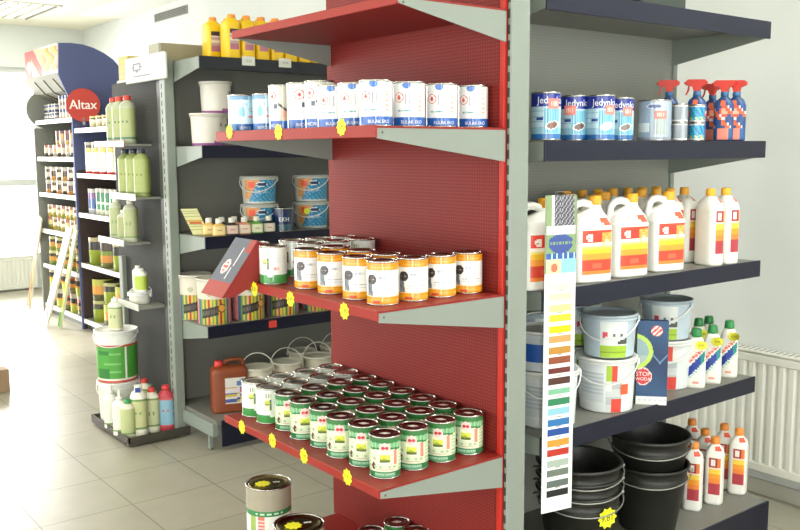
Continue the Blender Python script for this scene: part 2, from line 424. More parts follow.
shelf_x(red, ro, RX, RXB, RY0, RY1, ZU, RED, REDL, .034, .036, .110)
shelf_x(red, ro, 1.655, RXB, RY0, RY1, ZT, RED, REDL, .026, .022, .105)
b = MB(ro); b.box((1.52, RY0, ZB-.03), (2.10, RY1, ZB), RED, 'powder', .003); s = b.build('base_shelf', red)
b = MB(ro); b.box((1.535, RY0+.01, 0.02), (1.545, RY1-.01, ZB-.03), '#9c342e', 'powder'); b.build('kick_plate', red)
# navy unit
NAVY = '#14162a'; PLATE = '#77776f'
BX0, BX1, BYL, BYB = 2.283, 3.668, 2.13, 2.62
B = [2.285, 1.782, 1.262, .739, .19]
nav = empty('shelving_unit', 'grey shelving unit with navy shelf fronts against the right wall', 'shelving unit', (BX0, BYB, 0)); no = (BX0, BYB, 0)
b = MB(no); b.box((2.24, BYB, .15), (BX1, BYB+.012, 2.62), '#74746c', MT['perf_grey']); b.build('back_panel', nav)
b = MB(no); post(b, (BX1, BYB-.012, 0), (BX1+.03, BYB+.04, 2.62)); b.build('post', nav)
b = MB(no); post(b, (2.205, BYB-.012, 0), (2.24, BYB+.04, 2.62)); b.build('post', nav)
for z in B[:4]: shelf_y(nav, no, BYL, BYB, BX0, BX1, z, PLATE, NAVY, .072, .066, .15 if z > .8 else .14)
b = MB(no); b.box((BX0, 2.045, B[4]-.03), (BX1, BYB, B[4]), PLATE, 'powder', .003); b.build('base_shelf', nav)
b = MB(no); b.box((BX0, 2.036, .02), (BX1, 2.046, B[4]-.002), NAVY, 'powder', .002); b.build('kick_plate', nav)
# far grey unit facing the same way
GX0, GX1, GYL, GYB = 2.283, 3.668, 4.755, 5.24
G = [2.285, 1.785, 1.262, .737, .19]
gry = empty('shelving_unit', 'grey shelving unit with navy shelf fronts behind the red shelves', 'shelving unit', (GX0, GYB, 0)); go = (GX0, GYB, 0)
b = MB(go); b.box((2.26, GYB, .15), (GX1, GYB+.012, 2.40), '#74746c', MT['perf_grey_dark']); b.build('back_panel', gry)
b = MB(go); b.box((2.262, GYB-.01, 2.262), (3.66, GYB+.17, 2.40), '#9c9880', 'powder', .004); b.build('top_cap', gry)
b = MB(go); post(b, (2.222, 5.10, 0), (2.282, 5.175, 2.30), (0, 2.222, 5.145)); b.build('post', gry)
b = MB(go); post(b, (GX1, GYB-.012, 0), (GX1+.03, GYB+.04, 2.40)); b.build('post', gry)
for z in G[:4]: shelf_y(gry, go, GYL, GYB, GX0, GX1, z, PLATE, NAVY if z < 2 else '#26292f', .072, .066, .15)
b = MB(go); b.box((GX0, 4.68, G[4]-.03), (GX1, GYB, G[4]), PLATE, 'powder', .003); b.build('base_shelf', gry)
b = MB(go); b.box((GX0+.03, 4.672, .03), (GX1, 4.684, G[4]-.002), NAVY, 'powder', .002); b.build('kick_plate', gry)
b = MB(go); b.box((GX0-.02, 4.70, .09), (GX0+.02, GYB, .17), GREY, 'powder', .004); b.box((GX0-.015, 4.75, 0), (GX0+.005, 4.77, .09), GREY, 'powder'); b.lathe([(.016, 0), (.016, .01), (.006, .012)], '#777770', 'steel', 12, (GX0-.005, 4.76, 0)); b.build('foot', gry)
# display end with hanging shelves (faces -x)
PX, PY0, PY1 = 2.262, 5.18, 6.05
pan = empty('display_stand', 'grey slotted display end with small bottle shelves beside the far grey unit', 'display stand', (PX, PY0, 0)); po = (PX, PY0, 0)
b = MB(po); b.box((PX, PY0, .05), (PX+.02, PY1, 2.20), '#6a6a64', MT['perf_grey_y']); b.build('back_panel', pan)
b = MB(po); b.box((PX-.012, PY0+.05, .1), (PX, PY0+.10, 2.18), '#3c3d39', 'powder'); b.build('slot_rail', pan)
b = MB(po); post(b, (PX-.03, 5.93, .05), (PX+.02, 5.99, 1.05)); b.build('post', pan)
def hdr(u, v):
    if .18 < u < .42 and .38 < v < .78 and (math.hypot((u-.3)/.10, (v-.6)/.16) > .75) and math.hypot((u-.3)/.12, (v-.6)/.2) < 1.0: return '#5c6470'
    if .2 < u < .62 and .17 < v < .24: return '#6c7480'
    return '#c6c6bc'
b = MB(po); b.box((PX-.055, 5.035, 2.175), (PX-.043, 5.66, 2.325), '#c6c6bc', 'matte', .004)
b.grid((PX-.0562, 5.65, 2.18), (0, -.61, 0), (0, 0, .15), 30, 16, hdr); b.build('header_sign', pan)
for (y0, y1, z, w, c_) in ((5.42, 5.95, 1.80, .17, '#9c5048'), (5.30, 5.72, 1.475, .16, '#b9bbb0'), (5.50, 5.95, 1.18, .17, '#b9bbb0'), (5.28, 5.70, .80, .18, '#c9cbc0')):
    b = MB(po); b.box((PX-w, y0, z-.012), (PX, y1, z), '#8d8f86', 'powder'); s = b.build('tray_shelf', pan)
    b = MB(po); b.box((PX-w-.006, y0, z-.02), (PX-w, y1, z+.022), c_, 'plastic', .002); b.build('lip', s)
tr = MB(); tr.box((1.905, 5.08, 0.01), (2.30, 5.72, .035), '#4a463e', 'powder', .004)
for k in (((1.905, 5.08, .03), (2.30, 5.09, .062)), ((1.905, 5.08, .03), (1.915, 5.72, .062)), ((1.905, 5.71, .03), (2.24, 5.72, .062)), ((1.96, 5.1, 0), (2.0, 5.14, .012)), ((2.2, 5.1, 0), (2.24, 5.14, .012)), ((1.96, 5.6, 0), (2.0, 5.64, .012))): tr.box(*k, '#4a463e', 'powder')
tag(tr.build('floor_tray'), 'dark flat tray on the floor below the bottle display', 'tray')
#@@PRODUCTS
# ------------------------------------------------------------------ tins
def disc(u, v, cu, cv, R, H): return math.hypot((u-cu)*2*pi*R, (v-cv)*H)
LID = '#a8a49c'
def tin(name, label, cat, R, H, art, lid='#8c8078', group=None, texts=(), nu=128, nv=46, star=False, sticker=True):
    r = empty(name, label, cat, (0, 0, 0), 0, group)
    b = MB(); b.lathe([(R-.004, 0), (R+.0012, 0), (R+.0012, .004), (R, .005)], '#b8b6b0', 'metal', 40, capt=False)
    b.wrap(R, R, .005, H-.006, art, nu, nv)
    for t in texts: b.ctext(t[0], t[1], R, t[2], t[3], t[4], sx=t[5] if len(t) > 5 else 1, rot=t[6] if len(t) > 6 else 0)
    b.lathe([(R, H-.006), (R+.0015, H-.005), (R+.0015, H), (R-.003, H), (R-.004, H-.004)], '#c4c2bc', 'metal', 40, capb=False, capt=False)
    b.build('body', r)
    b = MB(); b.lathe([(R-.004, H-.004), (R-.009, H-.005), (R-.011, H-.001), (R-.015, H-.001), (R-.017, H-.004), (R*.45, H-.004), (R*.42, H-.0032)], lid, 'metal', 40, capb=False)
    o = b.build('lid', r)
    if sticker:
        b = MB(); k = R*.36; b.prism([(-k, 0), (0, -k*.55), (k, 0), (0, k*.55)], 2, H-.0034, H-.0026, '#d8cfc8', 'label'); b.build('lid_mark', o)
    if star:
        b = MB(); starpoly(b, 'z', (-R*.25, -R*.1, H-.0034), R*.36); b.build('price_sticker', o)
        b = MB(); b.box((R*.2, -R*.02, H-.0034), (R*.5, R*.10, H-.0028), '#d8d6cc', 'label'); b.build('paper_label', o)
    return r
def starpoly(b, ax, c, rad, col='#f4f02a', n=9, th=.0012, sy=1):
    P = [((rad if k % 2 == 0 else rad*.78)*cos(pi*k/n), (rad if k % 2 == 0 else rad*.78)*sin(pi*k/n)*sy) for k in range(2*n)]
    if ax == 'z': b.prism([(c[0]+x, c[1]+y) for x, y in P], 2, c[2], c[2]+th, col, 'label')
    elif ax == 'x': b.prism([(c[1]+x, c[2]+y) for x, y in P], 0, c[0]-th, c[0], col, 'label')
    else: b.prism([(c[0]+x, c[2]+y) for x, y in P], 1, c[1]-th, c[1], col, 'label')
TR, TH = .0505, .139
def green_art(u, v):
    x = (u-.5)*2*pi*TR; z = v*TH; ax = abs(x)
    if v < .15:
        if .03 < v < .12 and ax < .034: return '#a9cbb2' if (.055 < v < .1 and int(x*800) % 3) else '#6aa37c'
        return '#2f7347'
    d = math.hypot(x, z-.106)
    if d < .0175:
        if math.hypot((ax-.0065), (z-.106)) < .0056: return '#c93c46'
        return '#f3cdc8'
    if v > .90: return '#37793f'
    if .86 < v <= .90: return '#7fb085' if int(x*700) % 2 else '#3f8650'
    w = .108-(ax-.016)*.15
    if .012 < ax < .058 and w-.007 < z < w: return '#2f7c44'
    if z >= w and ax > .016: return '#6fae78' if int(x*500) % 3 else '#a8cfa8'
    if ax < .0165 and .055 < z < .092:
        if z > .083: return '#f0f2c8'
        return '#d4dc4c' if z+abs(x+.003)*.5 > .072 else ('#a2b032' if z > .062 else '#5c7030')
    if ax < .0195 and .052 < z < .095: return '#f4f4dc'
    if .033 < z < .043 and ax < .036: return '#a8bc98' if int(x*700) % 2 else '#cfdcbc'
    if .026 < z < .029 and ax < .03: return '#c4a89c'
    if math.hypot((x+.040)/.0085, (z-.040)/.0135) < 1: return '#5c3a30' if math.hypot((x+.040)/.006, (z-.040)/.010) < 1 else '#7c5548'
    if math.hypot(x+.036, z-.066) < .006: return '#9fb08a'
    if .030 < x < .043 and .045 < z < .098: return '#cc6a5e' if (int(z*350)+int(x*400)) % 2 else '#e0a292'
    if ax > .05: return '#d3e0ba' if int(z*240) % 3 else '#9dbb90'
    return '#d8e0c2'
def orange_art(u, v):
    x = (u-.5)*2*pi*TR; z = v*TH
    if v > .82: return '#f0b848' if (.88 < v < .91 and abs(x) < .04 and int(x*800) % 3) else '#e2941c'
    if v < .17:
        if abs(x+.018) < .012 and .03 < v < .09: return '#d8503a'
        return '#e0921a' if v < .05 or v > .12 else '#eaa62c'
    if .17 <= v < .20: return '#f8d898'
    if math.hypot(x+.034, z-.083) < .0175: return '#a08c80' if (abs(x+.034) < .010 and abs(z-.083) < .0025 and int(x*900) % 2) else '#2e2624'
    if -.052 < x < -.029 and .026 < z < .078 and x < -.029-(z-.03)*.12: return '#6a7076' if (x+.052)*1.2+z > .05 else '#8b9196'
    if abs(x-.006) < .016 and .086 < z < .094: return '#a8b0b6' if int(x*900) % 2 else '#d8dada'
    if -.022 < x < .042 and .047 < z < .051: return '#8d969c' if int(x*900) % 3 else '#c8ccce'
    if -.022 < x < .042 and .038 < z < .042: return '#c4cace'
    return '#e9eae4'
def cream_art(u, v):
    x = (u-.5)*2*pi*TR; z = v*TH
    if v < .24: return '#f0f2ea' if math.hypot(x+.004, z-.034) < .011 else '#3f9148'
    if -.034 < x < -.008 and .05 < z < .125:
        if math.hypot(x+.024, z-.085) < .011: return '#c9cf5a' if z > .083 else '#7f9440'
        if z > .105: return '#8f9a84' if int(x*600) % 2 else '#e6ead8'
        if x > -.014 and .055 < z < .1: return '#5a7048'
        return '#e2e8cc'
    if .004 < x < .03 and .052 < z < .063: return '#e08a88' if int(x*700) % 2 else '#f0c0bc'
    if .0 < x < .034 and .078 < z < .10: return '#d2dbdc' if int(z*400) % 2 else '#e8ecec'
    return '#e4eae4'
def lak_art(u, v):
    x = (u-.5)*2*pi*TR; z = v*TH
    if v < .185: return '#2360b4'
    if math.hypot(x+.001, z-.133) < .013 and z > .118: return '#3f74c2'
    d = math.hypot(x+.026, z-.092)
    if .0135 < d < .0165: return '#d86a62'
    if d < .007 and abs(x+.026)+abs(z-.092)*.7 < .007: return '#d2503e'
    if .070 < z < .105 and (abs(x+.004) < .0012 or abs(x-.009) < .0012): return '#6b6f80'
    if .044 < z < .050 and -.03 < x < .012: return '#6fa0a4' if int(x*900) % 2 else '#b8ccca'
    if x > .036 and x < .05: return '#d9b090' if int(z*260) % 4 == 0 else ('#a8c8a8' if int(z*260) % 5 == 0 else '#efece0')
    return '#e8eae8'
PH = .160
def photo_art(u, v):
    x = (u-.5)*2*pi*TR; z = v*PH
    if v < .19: return '#2360b4'
    d = math.hypot(x+.012, z-.122)
    if .0155 < d < .019: return '#d85a58'
    if d < .008 and abs(x+.012)+abs(z-.122)*.8 < .008: return '#d0403a'
    if -.004 < x < .010 and .078 < z < .094: return '#4a5566'
    if x > .012 and x < .05:
        if abs(z-(.095-(x-.012)*.8)) < .005: return '#3d2f2a'
        if .035 < z < .082-(x-.03)*.4 and x > .026: return '#c98d72' if z > .045 else '#d8a68c'
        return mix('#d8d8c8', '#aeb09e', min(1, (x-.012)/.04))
    if x < -.034: return '#cfd0c0'
    return '#f0f0ec'
def aqua_art(u, v):
    x = (u-.5)*2*pi*TR; z = v*TH
    if v < .19: return '#2b68b0'
    if v > .9: return '#6f9cc0' if x < 0 else '#a9cfe0'
    if math.hypot(x-.012, z-.083) < .009: return '#8fa6b4' if math.hypot(x-.012, z-.083) > .006 else '#cfe0e6'
    if abs(x-.012) < .012 and .05 < z < .06: return '#e07a78'
    if math.hypot((x+.024)/.010, (z-.075)/.022) < 1: return '#7fc0de'
    if .1 < z < .112 and abs(x) < .03: return '#9fd0e2' if int(x*500) % 2 else '#d8ecf2'
    return mix('#d6e8ee', '#b8d6e4', .5+.5*sin(x*90))
gt = tin('paint_tin', '', 'tin', TR, TH, green_art, '#8a7068', 'green labelled tins on the lowest red shelf')  # brownish lid tint paints in the red reflected by the metal
ct = tin('paint_tin', '', 'tin', TR, TH, cream_art, '#b8b4ae', 'cream and green tins at the far shelf ends', sticker=False)
ot = tin('paint_tin', '', 'tin', TR, TH, orange_art, '#a09890', 'orange banded tins on the middle red shelf', sticker=False)
lt = tin('paint_tin', '', 'tin', TR, TH, lak_art, '#b8b4ae', 'white tins with a blue band on the upper red shelf', texts=[('BULAK EKO', .0145, .55, .0145, '#f4f6fa', .9)], sticker=False)
pt = tin('paint_tin', '', 'tin', TR, PH, photo_art, '#b8b4ae', 'tall tins printed with a painting hand', texts=[('NICWA', .016, .50, .017, '#f4f6fa', .9)], sticker=False)
at_ = tin('paint_tin', '', 'tin', TR, TH, aqua_art, '#c4c4c0', 'pale blue tins on the upper red shelf', texts=[('BEMOL', .016, .46, .0145, '#dfeaf6', .9)], sticker=False)
CX = (1.68, 1.80, 1.92, 2.04)
LX = (1.65, 1.778, 1.912, 2.048)
RN = ['front row', 'second row', 'third row', 'back row']
jit = lambda a: random.uniform(-a, a)
def put(proto, x, y, z, label, group=None, extra=0):
    return place(proto, (x, y, z), face((x, y, z), extra), label, group)
for j in range(6):
    for i in range(4):
        x = CX[i]+jit(.004)+(.008 if j % 2 else 0)*(0 if i == 3 else 1); y = 2.243+.124*j+jit(.004)
        put(gt, x, y, ZL, 'green labelled tin on the lowest red shelf, %s, %s from the near end' % (RN[i], ORD[j]), None, jit(.15)-.06)
for j in range(2):
    for i in range(4):
        put(ct, CX[i], 2.985+.115*j, ZL, 'cream tin with green base, lowest red shelf, %s, %s from the far end' % (RN[i], ORD[1-j]), 'cream and green tins on the lowest red shelf', jit(.2)+.25)
for j, y in enumerate((2.25, 2.385, 2.53, 2.685)):
    for i in range(4):
        if i > 1 and j > 0: continue
        put(ot, CX[i], y+jit(.004), ZM, 'white tin with orange bands, middle red shelf, %s, %s from the near end' % (RN[i], ORD[j]), None, jit(.1)+.02)
for j, y in enumerate((2.86, 2.99)):
    for i in range(4):
        if i > 1 and j == 1 and i == 3: pass
        put(ct, CX[i]-(.04 if i == 0 else 0), y, ZM, 'cream and green tin on the middle red shelf, %s, %s from the far end' % (RN[i], ORD[1-j]), 'cream and green tins on the middle red shelf', jit(.1)-.1)
for i in range(4):
    put(lt, LX[i], 2.235, ZU, 'white tin with blue base band, upper red shelf, near end, %s from the back panel' % ORD[3-i], None, -.12)
for j, y in enumerate((2.365, 2.485)):
    put(lt, 1.66, y, ZU, 'white tin with blue base band, upper red shelf, front row, %s from the near corner' % ORD[j+1], None, -.1)
for j, y in enumerate((2.585, 2.70, 2.825)):
    put(pt, 1.675, y, ZU, 'tall tin printed with a hand, %s of three counted from the white tins' % ORD[j], None, (-.5, .1, -.6)[j])
for j, (x, y) in enumerate(((1.70, 2.99), (1.655, 3.095))):
    put(at_, x, y, ZU, ('pale blue tin on the upper red shelf beside the tall printed tins', 'pale blue tin at the far left end of the upper red shelf')[j], None, (0, .5)[j])
put(at_, 1.83, 3.06, ZU, 'pale blue tin behind two others at the far end of the upper red shelf')
# tins on the red base shelf
BR, BH = .090, .262
def big_art(u, v):
    x = (u-.5)*2*pi*BR; z = v*BH
    if v > .66: return '#a39c88'
    if v > .58: return '#3c8a50' if not (.60 < v < .64 and abs(x) < .06 and int(x*300) % 4) else '#bfe0c4'
    if x < -.02 and x > -.05: return '#d8786a' if int(z*120) % 2 else '#ecc4b8'
    if x < -.055 and x > -.085: return '#9cb860' if z > .05 else '#e6ead8'
    return '#e8ebe2'
bt = tin('paint_tin', '', 'tin', BR, BH, big_art, '#7a6a48', 'large tins on the red base shelf', nu=60, nv=36, star=True, sticker=False)
p = atz(267, 481, ZB+BH); place(bt, (p.x, min(p.y, 3.06), ZB), .0+face(p), 'large tin with yellow star price sticker, farther of two on the red base shelf')
p = atz(299, 523, ZB+BH); place(bt, (p.x, p.y, ZB), face(p)+.2, 'large tin with yellow star price sticker, nearer of two on the red base shelf')
st = tin('paint_tin', '', 'tin', TR, TH, green_art, '#8f8078', 'small tins on the red base shelf', sticker=True)
for (px, py), s in (((371, 530), 'leftmost of three'), ((397, 521), 'middle and highest in view of three'), ((416, 530), 'rightmost of three')):
    p = atz(px, py, ZB+TH); put(st, p.x, p.y, ZB, 'small tin on the red base shelf, '+s)
# ------------------------------------------------------------------ star price tags and the hanging lids
def price_star(loc, label, txt='9,31', k=.0265, col='#f0ec28', ax='x'):
    b = MB(); starpoly(b, ax, (0, 0, 0), k, col, sy=1.08)
    if ax == 'x': b.text(txt, k*.75, lambda x, y: (-.0017, -x, y), '#5c5a18')
    else: b.text(txt, k*.75, lambda x, y: (x, -.0017, y), '#5c5a18')
    o = b.build('price_tag', None, loc); tag(o, label, 'price tag', 'yellow star price tags')
for nm, z, xl, L in (('upper', ZU, RX, [(229.5, 131.5), (278.5, 132), (341.5, 127)]), ('middle', ZM, RX, [(254.5, 289), (290.5, 299), (344.5, 311)]), ('lowest', ZL, RX, [(242, 427), (272.5, 440.5), (304, 456), (347.5, 477)])):
    for k, (px, py) in enumerate(L):
        p = atx(px, py, xl-.0025); price_star((xl-.0025, min(p.y, RY1-.02), p.z), 'yellow star price tag on the %s red shelf edge, %s from the left' % (nm, ORD[k]), ['9,31', '8,49', '7,90', '9,91'][k])
# ------------------------------------------------------------------ leaning display box on the middle red shelf
r = empty('display_box', 'leaning grey and red display box with ringed logo on the middle red shelf', 'display box', (1.56, 3.10, ZM))
Yb0, Yb1 = 3.00, 3.20
q = [atx(222, 298.5, 1.45), atx(201, 290, 1.45), atx(227, 236, 1.60), atx(253, 240, 1.60)]
ya, yc = q[0].y, q[1].y
dz = Vector(((1.60-1.45), 0, q[3].z-q[0].z)); off = (1.56, 3.10, ZM)
b = MB(off); z0 = q[0].z; z1 = q[3].z
b.prism([(1.45, z0), (1.60, z1), (1.635, z1-.02), (1.60, ZM+.001), (1.50, z0)], 1, ya, yc, '#8f2a24', 'matte', '#8f2a24'); b.build('box', r)
def fart(u, v):
    if v < .24: return '#9c322a'
    X = u*(yc-ya); Z = v*(dz.length)
    d = math.hypot((u-.36)*.2*.9, (v-.50)*.20)
    if d < .026: return '#f0d8d0' if d > .018 or (abs(u-.5) < 2 and int(v*40) % 3 == 0) else '#c9584e'
    if abs((u-.63)-(v-.55)*.12) < .02 and .3 < v < .85: return '#d8d4d2'
    if u > .75 and v > .78: return '#9c322a'
    return '#565b66'
n_ = Vector((-(z1-z0), 0, .15)).normalized()*.0012
b = MB(off); b.grid((1.45+n_.x, yc, z0+n_.z), (0, ya-yc, 0), dz, 24, 40, fart); b.build('printed_front', r)
# ------------------------------------------------------------------ tins on the navy unit
JR, JH = .052, .165
def jed_art(ov):
    def f(u, v):
        x = (u-.5)*2*pi*JR; z = v*JH
        if v < .10: return '#2a6cb0'
        if v > .72: return '#1f2f8e'
        if -.040 < x < -.016 and .068 < z < .080: return '#2c4690'
        d = math.hypot((x-.018)*.9+(z-.055)*-.35, (z-.055)*1.1-(x-.018)*.25)
        e = math.hypot(((x-.018)*.95+(z-.05)*.3)/.026, ((z-.05)-(x-.018)*.32)/.016)
        if e < 1: return ov if e < .78 else '#eceee8'
        if -.012 < x < .045 and .02 < z < .11: return '#7fc0d6' if int(x*420) % 3 else '#4b9ab8'
        if z < .04: return '#8fbcd2'
        return '#b4d2e0' if int(z*300) % 6 or x > -.012 else '#8fb2c8'
    return f
def stk(o, R, u, z, w, h, col='#f08478', txt='7,49'):
    b = MB(); b.wrap(R+.001, R+.001, z, z+h, lambda a, c: '#f8d8d0' if .25 < c < .72 and .2 < (a-u)/w+.5 < .8 and int(a*900) % 2 else col, 16, 8, 'label', u0=u-w/2, u1=u+w/2); b.build('price_sticker', o.children[0])
jt = []
for k, (ov, px, Y, su) in enumerate((('#7a5444', 545.5, 2.20, .57), ('#6a4a44', 573, 2.28, .44), ('#eef0ea', 600, 2.20, .60), ('#7d7468', 619.5, 2.27, .58))):
    t = tin('paint_tin', '', 'tin', JR, JH, jed_art(ov), '#b8b4ae', 'navy topped tins on the top navy shelf', texts=[('Jedynka', .034, .535, .136, '#f4f6fa', .92)], sticker=False)
    stk(t, JR, su, .094 if k else .108, .13, .034)
    p = aty(px, 139, Y)
    place(t, (p.x, Y, B[1]), face(p, .12), ['navy topped tin with brown oval, beside the grey post', 'navy topped tin with brown oval, second from the grey post', 'navy topped tin with white oval, third from the grey post', 'navy topped tin with grey brown oval, beside the silver blue tin'][k])
def silver_art(u, v):
    x = (u-.5)*2*pi*.064; z = v*.158
    e = math.hypot(x/.034, (z-.137)/.011)
    if e < 1: return '#4a5a88' if e < .75 else '#c8ccd4'
    if v < .06: return '#8c98a4'
    if .0 < x < .05 and .02 < z < .10: return '#b9c2be' if int(x*260) % 2 else '#8e9c9a'
    if x < -.02 and .03 < z < .07: return '#d5dcdc'
    return mix('#8fa2b4', '#b8c4cc', .5+.5*sin(x*60))
t = tin('paint_tin', 'wide silver blue tin with an oval badge and red price sticker', 'tin', .064, .158, silver_art, '#b0aeaa', sticker=False)
stk(t, .064, .56, .085, .12, .03); p = aty(654, 139, 2.22); put(t, p.x, 2.22, B[1], t['label'])
def small_a(u, v): return '#e9eaea' if v > .94 or v < .05 else mix('#aab0b6', '#7f8790', .5+.5*sin(u*40))
def small_b(u, v):
    if v > .9 or v < .08: return '#d8dcdc'
    return '#2f9cc0' if (u*9+v*2) % 1 < .6 else ('#d8d04a' if v < .3 else '#1f6fa8')
sa = tin('small_tin', '', 'tin', .031, .073, small_a, '#a8a8a4', 'small grey tins stacked on the top navy shelf', nu=32, nv=14, sticker=False)
sb_ = tin('small_tin', '', 'tin', .031, .073, small_b, '#a8a8a4', 'small blue tins stacked on the top navy shelf', nu=32, nv=14, sticker=False)
p = aty(679, 139, 2.19); q2 = aty(696, 139, 2.185)
put(sa, p.x, 2.19, B[1], 'small grey tin at the bottom of its stack beside the spray bottles'); put(sa, p.x, 2.19, B[1]+.073, 'small grey tin on top of its stack beside the spray bottles')
put(sb_, q2.x, 2.185, B[1], 'small blue tin at the bottom of its stack before the spray bottles'); put(sb_, q2.x, 2.185, B[1]+.073, 'small blue tin on top of its stack before the spray bottles')
# ------------------------------------------------------------------ bottles
def spray_bottle():
    r = empty('spray_bottle', '', 'spray bottle', (0, 0, 0), 0, 'red headed spray bottles on the top navy shelf')
    def pa(x, y, z, nx, ny):
        if z < .012 or z > .168: return '#23406e'
        if ny < .2:
            d = math.hypot(x-.004, (z-.125)*1.0)
            if .010 < d < .022 and z > .095: return '#e0563a'
            if d <= .010: return '#f0b090'
            if z < .05: return '#f0907a' if abs(x) < .02 else '#2c5c94'
            return '#e0683c' if (z*14+x*16) % 1 < .28 else ('#dfe6ea' if (z*14+x*16) % 1 < .36 else '#2b4f86')
        return '#2b4f86'
    b = MB(); b.loft([(0, .036, .024, 3, 0, 0), (.006, .040, .027, 3, 0, 0), (.15, .040, .027, 3, 0, 0), (.172, .032, .023, 2.6, 0, 0), (.188, .014, .013, 2, 0, 0), (.205, .013, .013, 2, 0, 0)], '#2b4f86', 'plastic', 36, pa, 12); b.build('body', r)
    b = MB(); b.lathe([(.0165, .186), (.0165, .206), (.013, .209)], '#3f6f9c', 'plastic', 20); b.build('collar', r)
    b = MB(); b.prism([(-.045, .252), (-.048, .236), (-.040, .232), (-.020, .228), (-.013, .209), (.013, .209), (.016, .226), (.040, .236), (.041, .248), (.030, .256), (-.035, .258)], 1, -.011, .011, '#c92a16', 'plastic'); h = b.build('spray_head', r)
    b = MB(); b.prism([(-.036, .234), (-.030, .232), (-.033, .21), (-.043, .192), (-.048, .194), (-.040, .212)], 1, -.006, .006, '#b82412', 'plastic'); b.build('trigger', h)
    b = MB(); b.lathe([(.006, 0), (.006, .008)], '#d8402c', 'plastic', 12, (-.048, 0, .24)); b.build('nozzle', h)
    return r
sp = spray_bottle()
for k, (px, Y) in enumerate(((668, 2.36), (695.5, 2.27), (711, 2.38), (723, 2.23), (735, 2.20))):
    p = aty(px, 139, Y); place(sp, (p.x, Y, B[1]), face(p, (0, -.1, -.1, -.1, -.2)[k]), 'red headed spray bottle on the top navy shelf, %s from the left' % ORD[k])
def jug():
    r = empty('jug', '', 'jug', (0, 0, 0), 0, 'white handled jugs on the second navy shelf')
    def pa(x, y, z, nx, ny):
        if ny > -.35: return None
        if -.066 < x < .072 and .035 < z < .195:
            if z < .046: return '#f08a3a'
            if z < .086: return '#e04a34' if not (.056 < z < .076 and int(x*500) % 3 == 0 and x < .02) else '#ea6a50'
            if z < .110: return '#f8a23a'
            if z < .128: return '#fcc838'
            if z < .136: return '#fbe870'
            d = math.hypot(x-.042, (z-.143)*.8)
            if d < .016 and z < .17: return '#fbe6c8' if d < .012 else '#f4c898'
            if z < .150: return '#fdf6e4'
            if z > .189: return '#e84c36'
            if math.hypot((x+.034)/.014, (z-.170)/.015) < 1: return '#fbf2ea' if math.hypot((x+.034)/.005, (z-.167)/.006) > 1 else '#b84a40'
            if x > .014: return '#f5a24a' if (int(z*350)+int(x*350)) % 3 else '#f8c86a'
            return '#e84432'
        if .212 < z < .240 and .012 < x-(.24-z)*.7 < .052: return '#ec5c40'
        return None
    b = MB(); b.loft([(0, .078, .064, 4, 0, 0), (.006, .085, .070, 4.5, 0, 0), (.205, .085, .070, 4.5, 0, 0), (.240, .072, .058, 3.2, .006, 0), (.258, .048, .040, 2.6, .020, 0), (.274, .026, .026, 2, .036, 0), (.290, .022, .022, 2, .038, 0)], '#efefe8', 'plastic', 72, pa, 44)
    b.build('body', r)
    b = MB(); b.tube([(-.068, 0, .205), (-.070, 0, .240), (-.064, 0, .272), (-.046, 0, .290), (-.018, 0, .295), (.010, 0, .288), (.030, 0, .268)], .015, '#e9e9e2', 'plastic', 10); b.build('handle', r)
    b = MB(); b.lathe([(.0235, .286), (.0245, .290), (.0245, .314), (.022, .320)], '#f4ae2c', 'plastic', 28, (.038, 0, 0)); b.build('cap', r)
    return r
jg = jug()
for k, (px, Y) in enumerate(((535, 2.225), (585, 2.225), (622, 2.23), (659, 2.235))):
    p = aty(px, 275, Y); place(jg, (p.x, Y, B[2]-.003), radians(-12), ('white jug with orange label half hidden by the grey post', 'white jug with orange label beside the hanging colour card', 'white jug with orange label, middle of the three full ones', 'white jug with orange label beside the slim white bottles')[k])
for k, (px, Y) in enumerate(((560, 2.40), (595, 2.40))):
    p = aty(px, 265, Y); place(jg, (p.x, Y, B[2]-.003), radians(-12), 'white jug in the row behind, its amber cap %s from the left' % ORD[k])
def white_bottle(H, hx, hy, cap, nm='bottle', grp='', pal=('#a8323e', '#f6a030', '#b8404a')):
    r = empty(nm, '', 'bottle', (0, 0, 0), 0, grp)
    def pa(x, y, z, nx, ny):
        if ny > -.3: return None
        t = z/H
        if abs(x-.006) < hx*.62:
            if .16 < t < .34: return pal[2]
            if .34 <= t < .40: return '#f28a3c'
            if .40 <= t < .48: return pal[1]
            if .48 <= t < .54: return '#fad24a'
            if .54 <= t < .58: return '#f6dcc8'
            if .58 <= t < .72: return '#f6ece6' if math.hypot((x+.002)/.010, (t-.65)/.045) < 1 else (pal[0] if x < hx*.35 else '#e8803c')
        if .80 < t < .87 and .0 < x-(.87-t)*.3 < hx*.7: return '#ea553c'
        return None
    b = MB(); b.loft([(0, hx-.005, hy-.005, 3.5, 0, 0), (.006, hx, hy, 3.5, 0, 0), (H*.74, hx, hy, 3.5, 0, 0), (H*.82, hx*.85, hy*.88, 3, 0, 0), (H*.88, hx*.5, hy*.6, 2.4, 0, 0), (H*.90, .017, .017, 2, 0, 0), (H*.93, .016, .016, 2, 0, 0)], '#f0efe6', 'plastic', 40, pa, 30); b.build('body', r)
    b = MB(); b.lathe([(.0195, H*.905), (.0205, H*.92), (.0195, H*.985), (.017, H)], cap, 'plastic', 24); b.build('cap', r)
    return r
wb = white_bottle(.325, .040, .060, '#f4b030', grp='slim white bottles on the second navy shelf')
for k, (px, Y) in enumerate(((708, 2.20), (723, 2.195))):
    p = aty(px, 266, Y); place(wb, (p.x, Y, B[2]-.003), radians(-16), ('slim white bottle with yellow cap standing in front, beside the jugs', 'slim white bottle with yellow cap nearest the right shelf end')[k])
n = 0
